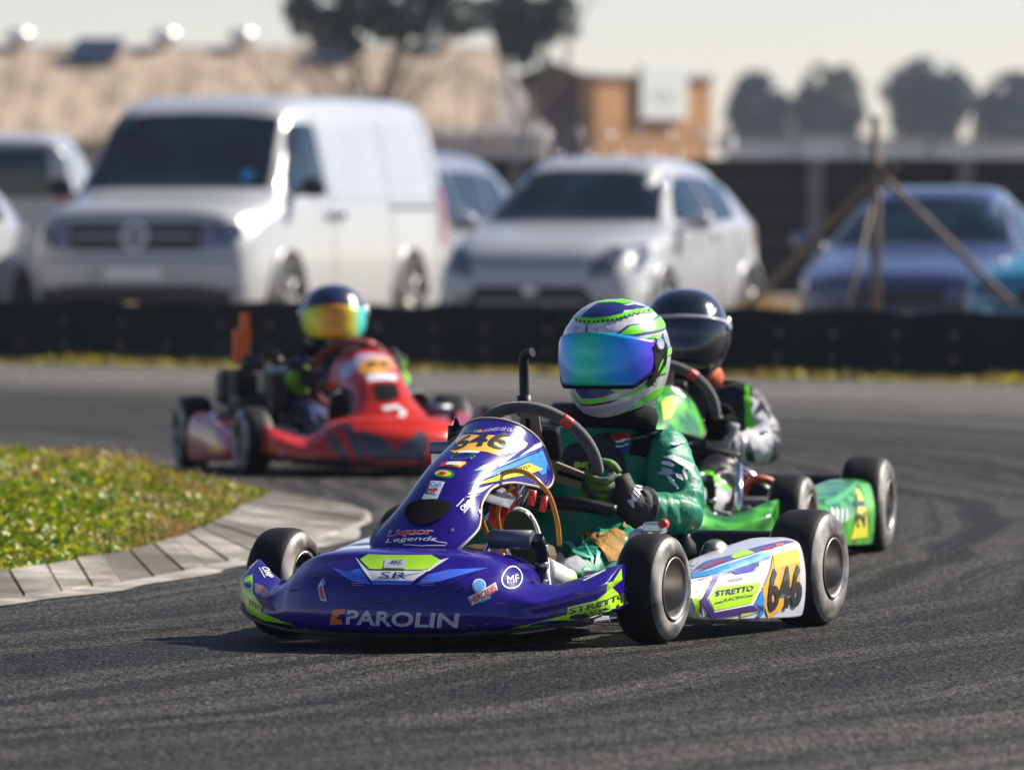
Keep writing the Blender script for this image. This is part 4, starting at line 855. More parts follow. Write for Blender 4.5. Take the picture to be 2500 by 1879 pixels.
    # engine on the driver's right
    ex = cfg.get('ex', -.33); b = MB(); b.box((ex, .66, .20), (.16, .22, .18), .02)
    for k in range(6): b.box((ex, .64, .30 + k * .016), (.17, .17, .008), .002)
    b.cone((ex, .64, .38), (ex, .64, .44), .05, .04, 12); b.build('engine', pm('engine_cast', (.05, .05, .052), rough=.45, metal=.6, var=.4), t)
    b = MB(); b.tube([(-.33, .56, .22), (-.36, .45, .20), (-.30, .55, .13), (-.30, .80, .12), (-.32, 1.0, .14)], [.02, .028, .04, .045, .03], 10, smooth=30); b.build('exhaust', M['steel'], t)
    b = MB(); b.box((-.35, .86, .31), (.15, .16, .14), .03); b.build('airbox', M['black'], t)
    return t, nose, pan
K646 = dict(hoses=1, ex=-.20, o=(-.105, 19.848), psi=21.5, nose=paint('violet', (.017, .0045, .19)), panel=MATS['paint_violet'], pod=vinyl('podwhite', (.55, .55, .62)), sw=(.03, .36, .405), swtilt=33, swroll=-6, mark=54, swr=.155, steer=-2, edge=pm('panel_rim', (.35, .3, .26), rough=.5))
kA, noseA, panA = make_kart(K646, 'A', 'violet racing kart number 646 leading out of the bend')
# extra parts seen on the leading kart
b = MB(); b.tube([(-.19, .86, .40), (-.195, .86, .61), (-.19, .85, .645), (-.165, .84, .655)], .012, 10, smooth=18); b.tube([(-.192, .86, .50), (-.194, .86, .55)], .018, 10); b.build('overflow_pipe', M['black'], kA)
b = MB(); b.tube([(-.19, .86, .30), (-.19, .86, .42), (-.1, .86, .45), (-.04, .85, .44)], .02, 10, smooth=14); b.build('hose', M['black'], kA)
b = MB(); b.lathe([(0, .030), (.05, .034), (.075, .030), (.09, .016), (.105, .014)], (.315, .58, .135), (.1, 0, 1), 14); b.tube([(.325, .58, .22), (.335, .59, .10), (.36, .66, .08)], .014, 8); b.build('reservoir', M['black'], kA)
b = MB(); b.lathe([(0, .021), (.004, .023), (.010, .023), (.012, .014), (.038, .0125), (.040, .006)], (.326, .58, .242), (.06, 0, 1), 14); b.build('reservoir_cap', M['redplastic'], kA)
b = MB(); b.ell((.395, .60, .185), (.032, .05, .034), 14, 10); b.tube([(.40, .66, .16), (.42, .72, .165)], .026, 10); b.cone((.42, .74, .165), (.44, .78, .17), .028, .020, 12); b.box((.40, .64, .13), (.08, .12, .06), .01)
for k in range(5): b.tube([(.36 + .02 * k, .56 + .035 * k, .15), (.38 + .02 * k, .58 + .035 * k, .205)], .005, 6)
b.build('brake_assembly', M['steel'], kA)
b = MB(); b.box((.375, .15, .235), (.05, .05, .03), .008); b.box((.415, .14, .262), (.05, .04, .026), .006); b.cone((.375, .11, .24), (.375, .17, .25), .016, .016, 10); b.build('spindle_bracket', M['alu'], kA)
b = MB(); b.cone((.445, .125, .272), (.445, .105, .272), .012, .010, 10); b.build('spindle_cap', M['redplastic'], kA)
b = MB(); b.plate([(.40, .16, .17), (.47, .16, .155), (.47, .26, .165), (.40, .26, .185)], .004, (0, 0, 1)); b.build('pod_bracket', M['alu'], kA)
RED = paint('red', (.52, .022, .008)); GRN = pm('paint_green_patchy', (.010, .20, .018), rough=.28, coat=.6, var=.3, vs=11, col2=(.09, .48, .03), ramp=(.42, .58), spec=.3)
KRED = dict(o=(-.535, 32.4), psi=-13, pscale=(1.0, 1.22), pz=.148, pdy=-.085, swm=pm('wheel_red_suede', (.16, .025, .018), rough=.8), rad=(-.30, .36, .30), radm=M['black'], nose=RED, panel=RED, pod=vinyl('podred', (.42, .03, .04)), sw=(.0, .38, .365), swroll=8, steer=4, frame=M['black'], rb=M['black'])
kR, noseR, panR = make_kart(KRED, 'R', 'red racing kart running behind on the left with its engine side showing')
b = MB(); b.plate([(-.36, .86, .40), (-.30, .86, .40), (-.295, .86, .51), (-.300, .86, .60), (-.330, .86, .60), (-.333, .86, .54), (-.36, .86, .53)], .03, (0, 1, 0)); b.build('orange_intake', pm('orange_plastic', (.95, .13, .002), rough=.4), kR)
KGRN = dict(o=(.34, 24.16), psi=12.5, pscale=(1.0, 1.35), nose=GRN, panel=GRN, pod=GRN, sw=(.02, .33, .43), swroll=-10, steer=-2, rb=M['black'])
kG, noseG, panG = make_kart(KGRN, 'G', 'green racing kart close behind the violet leader')
b = MB(); b.tube([(.31, -.02, .28), (.33, -.10, .12)], .012, 8); b.tube([(.31, -.02, .28), (.40, .30, .16)], .009, 8); b.build('steering_stay', M['chrome'], kG)
b = MB(); b.tube([(.30, .02, .17), (.34, .0, .235), (.39, .03, .235), (.41, .08, .20)], .012, 8, smooth=16); b.build('red_hose', pm('red_hose_rubber', (.35, .04, .03), rough=.5), kG)

# ------------------------------------------------------------------ drivers
def make_helmet(parent, c, yaw, shell, visor, key, size=1.0, trim=None):
    c = V(c)
    def P(az, el, k=1.0):
        a = az + yaw; ce = math.cos(el) ** (.82 if el > 0 else .9); fx, fy, fz = math.sin(az) * ce, -math.cos(az) * ce, math.sin(el)
        x, y, z = fx * .128, fy * (.150 if fy < 0 else .160), fz * .138
        if fz < 0:                                     # chin bar runs forward and down, nape tucks in
            f = -fz; y += -.020 * f * max(0, -fy) * 2.0 + .014 * f * max(0, fy); x *= 1 - .10 * f; z *= 1.19
        if fz > .5: z *= 1 - .03 * (fz - .5); y += .006
        v = V((x, y, z)) * k * size
        return c + V((v.x * math.cos(yaw) - v.y * math.sin(yaw), v.x * math.sin(yaw) + v.y * math.cos(yaw), v.z))
    n, m = 56, 34; e0 = R(-68)
    rings = [[P(2 * math.pi * k / n, e0 + (R(89.5) - e0) * i / m) for k in range(n)] for i in range(m + 1)]
    rings = [[p.lerp(c + V((0, 0, p.z - c.z)), .12) - V((0, 0, 0)) for p in rings[0]]] + rings
    b = MB(); b.loft(rings); sh_ = b.build('helmet', shell, parent)
    b = MB(); b.tube([P(2 * math.pi * k / 40, e0 + .02) for k in range(40)], .008 * size, 6, True); b.build('helmet_rim', M['black'], sh_)
    reg(key, [sh_], Sph(c, yaw), sh_, .09)
    A = R(74); g_ = []
    for i in range(13):
        f = i / 12; row = []
        for j in range(33):
            az = -A + 2 * A * j / 32; q = abs(az) / A
            top = R(24) - R(11) * max(0, q - .35) ** 1.4 - R(3) * q; bot = R(-24) + R(13) * max(0, q - .72) / .28
            row.append(P(az, bot + (top - bot) * f, 1.035))
        g_.append(row)
    b = MB(); b.sheet(g_); vi = b.build('visor', visor, sh_); vi.modifiers.new('s', 'SOLIDIFY').thickness = .004
    b = MB(); b.tube([p for p in [P(-A + 2 * A * j / 32, R(-25.5) + R(13) * max(0, abs(-A + 2 * A * j / 32) / A - .72) / .28, 1.02) for j in range(33)]], .005 * size, 6); b.build('visor_seal', M['matt'], sh_)
    if trim:
        b = MB(); b.tube(g_[-1], .005 * size, 6); b.build('visor_trim', trim, sh_)
    for s in (1, -1):
        b = MB(); d = P(s * R(80), R(12), 1.0); e = P(s * R(80), R(12), 1.075); b.cone(d, e, .017, .014, 12); b.cone(P(s * R(93), R(16)), P(s * R(93), R(16), 1.07), .018, .014, 12); pv = b.build('visor_pivot', M['alu'], sh_)
        b = MB(); b.plate([P(s * R(a), R(e_), 1.03) for a, e_ in ((70, 10), (80, 15), (94, 8), (92, -6), (76, -24), (68, -24), (74, -10))], .004, (P(s * R(80), 0) - c)); b.build('pivot_cover', M['black'], sh_)
    return sh_, P
def glove(parent, grip, t_, o_, n_, wrist, mat, name='glove', k=1.0):
    g = V(grip); nd = {}; ed = []
    nd['w'] = (V(wrist), .032 * k); nd['p0'] = (g + o_ * .040 * k + n_ * .030 * k, (.036 * k, .026 * k)); nd['p1'] = (g + o_ * .034 * k + n_ * .004 * k, (.040 * k, .022 * k))
    ed += [('w', 'p0'), ('p0', 'p1')]
    o = skin(name, nd, ed, 'w', mat, parent, 2)
    b = MB()
    for i in range(4):
        q = g + t_ * ((i - 1.5) * .0195 * k); r = (.0098, .0105, .0102, .0088)[i] * k; e = (0, .004, .002, -.004)[i]
        path = [q + o_ * .036 * k + n_ * .008 * k, q + o_ * (.034 + e) * k - n_ * .014 * k, q + o_ * .018 * k - n_ * (.029 + e) * k, q - o_ * .006 * k - n_ * .031 * k, q - o_ * .022 * k - n_ * .018 * k, q - o_ * .025 * k - n_ * .004 * k]
        b.tube(path, [r * 1.05, r * 1.15, r, r * 1.08, r * .95, r * .8], 8, smooth=18)
    path = [g + o_ * .040 * k + n_ * .026 * k + t_ * .022 * k, g + o_ * .022 * k + n_ * .030 * k + t_ * .036 * k, g + n_ * .026 * k + t_ * .040 * k, g - o_ * .016 * k + n_ * .018 * k + t_ * .034 * k]
    b.tube(path, [.013 * k, .0125 * k, .011 * k, .009 * k], 8, smooth=14); b.build('glove_fingers', mat, o); return o
def make_driver(cfg, kc, key, label):
    t = tag(empty('person', (*kc['o'], 0), R(-kc['psi'])), label, 'person', 'kart drivers')
    J = cfg['J']; nd = {}
    rad = dict(pel=(.135, .105), bel=(.12, .10), che=(.145, .105), nk0=(.07, .065), nk=(.052, .052), shL=.074, uaL=.066, elL=.058, faL=.050, wrL=.036, shR=.074, uaR=.066, elR=.058, faR=.050, wrR=.036, hiL=.088, thL=.08, knL=.066, caL=.054, anL=.040, hiR=.088, thR=.08, knR=.066, caR=.054, anR=.040)
    for a, m_, b_ in (('shL', 'uaL', 'elL'), ('elL', 'faL', 'wrL'), ('shR', 'uaR', 'elR'), ('elR', 'faR', 'wrR'), ('hiL', 'thL', 'knL'), ('knL', 'caL', 'anL'), ('hiR', 'thR', 'knR'), ('knR', 'caR', 'anR')): J[m_] = tuple(V(J[a]).lerp(V(J[b_]), .5))
    for k_, p in J.items(): nd[k_] = (p, rad[k_])
    ed = [('pel', 'bel'), ('bel', 'che'), ('che', 'nk0'), ('nk0', 'nk')]
    for s in 'LR': ed += [('che', 'sh' + s), ('sh' + s, 'ua' + s), ('ua' + s, 'el' + s), ('el' + s, 'fa' + s), ('fa' + s, 'wr' + s), ('pel', 'hi' + s), ('hi' + s, 'th' + s), ('th' + s, 'kn' + s), ('kn' + s, 'ca' + s), ('ca' + s, 'an' + s)]
    body = skin('body', nd, ed, 'pel', cfg['suit'], t, 3)
    for v in body.data.vertices:                       # cloth folds
        q = v.co * 13 + V((mnoise.noise(v.co * 6), mnoise.noise(v.co * 6 + V((5, 5, 5))), mnoise.noise(v.co * 6 + V((9, 1, 3))))) * 1.6; q.z *= 1.7
        v.co += v.normal * ((1 - 2.2 * abs(mnoise.noise(q))) * .010 - .003)
    reg(key + 'suit', [body], Planar((math.cos(R(kc['psi'])), math.sin(R(kc['psi'])), 0), (0, 0, 1)), body, .010)
    # collar / neck brace
    h = V(cfg['head']); b = MB(); nc = V(J['nk0']).lerp(h, .25)
    b.lathe([(-.02, .085), (-.018, .105), (.015, .112), (.035, .104), (.04, .08)], nc + V((0, 0, .0)), (0, .12, 1), 28); b.build('neck_brace', cfg['brace'], t)
    sh_, P = make_helmet(t, h, cfg['hyaw'], cfg['shell'], cfg['visor'], key + 'helm', cfg.get('hs', 1), cfg.get('trim'))
    b = MB(); b.ell(h + V((0, .0, -.07)), (.075, .09, .08), 16, 10); b.build('balaclava', M['matt'], t)
    # gloves
    c, n, ux, uy = wheel_frame(kc); rr = kc.get('swr', .155)
    for s, w in ((1, 'wrL'), (-1, 'wrR')):
        a = R(cfg['grip'][0 if s > 0 else 1]); o_ = ux * math.cos(a) + uy * math.sin(a); t_ = (uy * math.cos(a) - ux * math.sin(a)) * s
        glove(t, c + o_ * rr, t_, o_, n, J[w], cfg['glove'])
        wv = V(J[w]); ev = V(J['faL' if s > 0 else 'faR']); pv = c + o_ * (rr + .04) + n * .03
        b = MB(); b.tube([pv, wv, wv.lerp(ev, .28), wv.lerp(ev, .48)], [.034, .040, .046, .052], 14, smooth=14); cu = b.build('cuff', cfg['cuff'], t)
        if s > 0: reg(key + 'cuff', [cu], Planar((math.cos(R(kc['psi'])), math.sin(R(kc['psi'])), 0), (0, 0, 1)), cu, .015)
    # shoes
    for s in 'LR':
        an = V(J['an' + s]); toe = V(cfg['toe' + s]); heel = V(cfg['heel' + s]); ax = (toe - heel).normalized(); nrm = V((0, -1, 0)); nrm = (nrm - ax * nrm.dot(ax)).normalized(); sd_v = ax.cross(nrm); Ls = (toe - heel).length
        out_ = []
        for f, w in ((0, .020), (.06, .030), (.25, .031), (.45, .030), (.7, .040), (.88, .036), (.97, .022), (1.0, .008)): out_.append((f, w))
        b = MB(); loop = [heel + ax * Ls * f + sd_v * w for f, w in out_] + [heel + ax * Ls * f - sd_v * w for f, w in reversed(out_)]
        b.plate(loop, .010, nrm); so_ = b.build('shoe_sole', cfg['sole'], t)
        if s == 'L': reg(key + 'sole', [so_], Planar((math.cos(R(kc['psi'])), math.sin(R(kc['psi'])), 0), (0, 0, 1)), so_, .02)
        b = MB(); rows = []
        for f, w, hh in ((0, .018, .03), (.08, .030, .07), (.28, .034, .085), (.5, .034, .070), (.75, .040, .045), (.93, .030, .028), (1, .008, .012)):
            cc_ = heel + ax * Ls * f - nrm * .0005; rows.append([cc_ + sd_v * w * math.cos(q) - nrm * hh * max(0, math.sin(q)) for q in [math.pi * k / 8 for k in range(9)]] + [cc_ + sd_v * w * f_ for f_ in (-.5, 0, .5)])
        b.loft(surf(rows, 20, 24, True)); b.tube([heel + ax * Ls * .22 - nrm * .05, an.lerp(heel + ax * Ls * .22 - nrm * .05, .4), an], [.042, .043, .045], 14, smooth=8); b.build('shoe', cfg['shoe'], t)
    return t, body, sh_
def grad_visor(name, stops, yaw, c, rough=.12):  # angle-dependent mirror iridescence painted as a fixed colour gradient across the visor
    m = bpy.data.materials.new(name); m.use_nodes = True; n = m.node_tree.nodes; l = m.node_tree.links; b = n['Principled BSDF']
    tc = n.new('ShaderNodeTexCoord'); mp = n.new('ShaderNodeMapping'); mp.vector_type = 'POINT'
    mp.inputs['Location'].default_value = (-(c[0] * math.cos(yaw) + c[1] * math.sin(yaw)), 0, 0); mp.inputs['Rotation'].default_value = (0, 0, -yaw)
    l.new(tc.outputs['Object'], mp.inputs[0]); sx = n.new('ShaderNodeSeparateXYZ'); l.new(mp.outputs[0], sx.inputs[0])
    mr = n.new('ShaderNodeMapRange'); mr.inputs[1].default_value = -.14; mr.inputs[2].default_value = .14; l.new(sx.outputs[0], mr.inputs[0])
    r = n.new('ShaderNodeValToRGB'); cr = r.color_ramp; cr.interpolation = 'B_SPLINE'
    while len(cr.elements) < len(stops): cr.elements.new(.5)
    for e, (p, col) in zip(cr.elements, stops): e.position = p; e.color = (*col, 1)
    l.new(mr.outputs[0], r.inputs[0]); l.new(r.outputs[0], b.inputs['Base Color']); b.inputs['Metallic'].default_value = .2; b.inputs['Roughness'].default_value = .3; b.inputs['Coat Weight'].default_value = .3
    b.inputs['Coat Roughness'].default_value = .054
    return m
def suit_mat(name, c, c2, vs=5, ramp=(.45, .55), bs=8):
    m = pm(name, c, rough=.48, col2=c2, vs=vs, ramp=ramp, bump=.6, bs=bs * 2, bd=.02, stretch=(1, 1, .6), spec=.3); return m
SUITG = suit_mat('suit_green', (.002, .165, .085), (.004, .225, .12))
HEAD = (.103, .70, .650); HY = R(-4)
D646 = dict(J=dict(pel=(.02, .70, .15), bel=(.035, .725, .24), che=(.06, .735, .345), nk0=(.085, .72, .44), nk=(.095, .705, .50), shL=(.225, .72, .405), elL=(.325, .60, .262), wrL=(.245, .425, .305), shR=(-.10, .735, .40), elR=(-.22, .58, .27), wrR=(-.14, .40, .35), hiL=(.11, .62, .13), knL=(.245, .34, .205), anL=(.235, .02, .125), hiR=(-.07, .62, .13), knR=(-.19, .34, .225), anR=(-.16, .0, .12)),
    head=HEAD, hyaw=HY, suit=SUITG, brace=pm('brace_black', (.004, .004, .006), spec=.2, rough=.9, bump=.3, bs=60), shell=pm('helmet_silver_white', (.60, .59, .62), rough=.3, coat=1, var=.12, vs=22),
    visor=grad_visor('visor_iridium', [(0, (.03, .10, .9)), (.18, (.0, .24, 1)), (.34, (.0, .48, .62)), (.49, (.0, .66, .20)), (.64, (.0, .48, .60)), (.82, (.0, .24, 1)), (.94, (.12, .02, .9)), (1, (.25, .01, .6))], HY, HEAD),
    glove=pm('glove_green_black', (.008, .022, .03), rough=.7, col2=(.13, .26, .01), vs=22, ramp=(.46, .68), bump=.5, bs=80, bd=.004), cuff=pm('cuff_black', (.014, .013, .014), rough=.75, bump=.6, bs=30, bd=.01), grip=(-15, 176),
    toeL=(.185, -.155, .312), heelL=(.205, -.06, .09), toeR=(-.075, -.155, .312), heelR=(-.09, -.06, .09), sole=pm('sole_olive', (.055, .07, .012), rough=.7, var=.2), shoe=pm('shoe_white_lime', (.55, .55, .56), rough=.6, col2=(.25, .5, .01), vs=12, ramp=(.58, .62)))
dA, bodyA, helA = make_driver(D646, K646, 'A', 'driver in green suit and silver lime helmet with blue mirrored visor, steering the violet kart')
HR_ = (.0, .70, .575)
DRED = dict(J=dict(pel=(.0, .70, .15), bel=(.0, .72, .23), che=(.0, .735, .32), nk0=(.0, .725, .40), nk=(.0, .71, .44), shL=(.15, .72, .37), elL=(.25, .56, .26), wrL=(.18, .41, .36), shR=(-.15, .72, .37), elR=(-.25, .56, .24), wrR=(-.18, .41, .36), hiL=(.09, .62, .13), knL=(.19, .33, .22), anL=(.16, .0, .12), hiR=(-.09, .62, .13), knR=(-.20, .33, .23), anR=(-.16, .0, .12)),
    head=HR_, hyaw=R(-10), suit=suit_mat('suit_navy', (.006, .006, .012), (.02, .03, .12), 7), brace=M['matt'], shell=pm('helmet_navy', (.01, .014, .05), rough=.25, coat=1, var=.4, vs=16),
    visor=grad_visor('visor_gold', [(0, (.0, .5, .15)), (.14, (.5, .75, .0)), (.27, (.85, .5, .0)), (.45, (.75, .2, .0)), (.66, (.8, .4, .0)), (.78, (.6, .7, .0)), (.86, (.0, .65, .6)), (1, (.0, .6, .8))], R(-10), HR_),
    glove=pm('glove_navy', (.01, .01, .015), rough=.7), cuff=pm('cuff_lime', (.20, .55, .01), rough=.7), grip=(10, 170), toeL=(.155, -.155, .312), heelL=(.155, -.06, .09), toeR=(-.155, -.155, .312), heelR=(-.155, -.06, .09), sole=M['black'], shoe=pm('shoe_white', (.5, .5, .5), rough=.6))
dR, bodyR, helR = make_driver(DRED, KRED, 'R', 'driver in navy suit with gold mirrored visor seated in the red kart')
HG = (.012, .70, .635)
DGRN = dict(trim=M['silver'], J=dict(pel=(.0, .70, .15), bel=(.0, .72, .25), che=(.01, .735, .37), nk0=(.01, .725, .46), nk=(.01, .71, .51), shL=(.185, .73, .435), elL=(.275, .60, .31), wrL=(.175, .39, .325), shR=(-.165, .73, .42), elR=(-.25, .56, .30), wrR=(-.16, .38, .38), hiL=(.09, .62, .13), knL=(.20, .30, .25), anL=(.17, .0, .12), hiR=(-.09, .62, .13), knR=(-.19, .33, .25), anR=(-.16, .0, .12)),
    head=HG, hyaw=R(8), suit=suit_mat('suit_black_white', (.012, .012, .016), (.03, .03, .035), 6), brace=pm('brace_orange', (.02, .018, .02), rough=.7, col2=(.6, .09, .02), vs=7, ramp=(.55, .6)), shell=pm('helmet_black', (.008, .009, .014), rough=.16, coat=1),
    visor=pm('visor_dark', (.006, .01, .02), rough=.1, coat=.6), glove=M['matt'], cuff=pm('cuff_grey', (.12, .11, .13), rough=.7, col2=(.5, .5, .54), vs=14), grip=(-8, 172), toeL=(.155, -.155, .312), heelL=(.155, -.06, .09), toeR=(-.155, -.155, .312), heelR=(-.155, -.06, .09), sole=M['black'], shoe=pm('shoe_white', (.5, .5, .5), rough=.6))
dG, bodyG, helG = make_driver(DGRN, KGRN, 'G', 'driver in black and white suit with plain black helmet in the green kart')

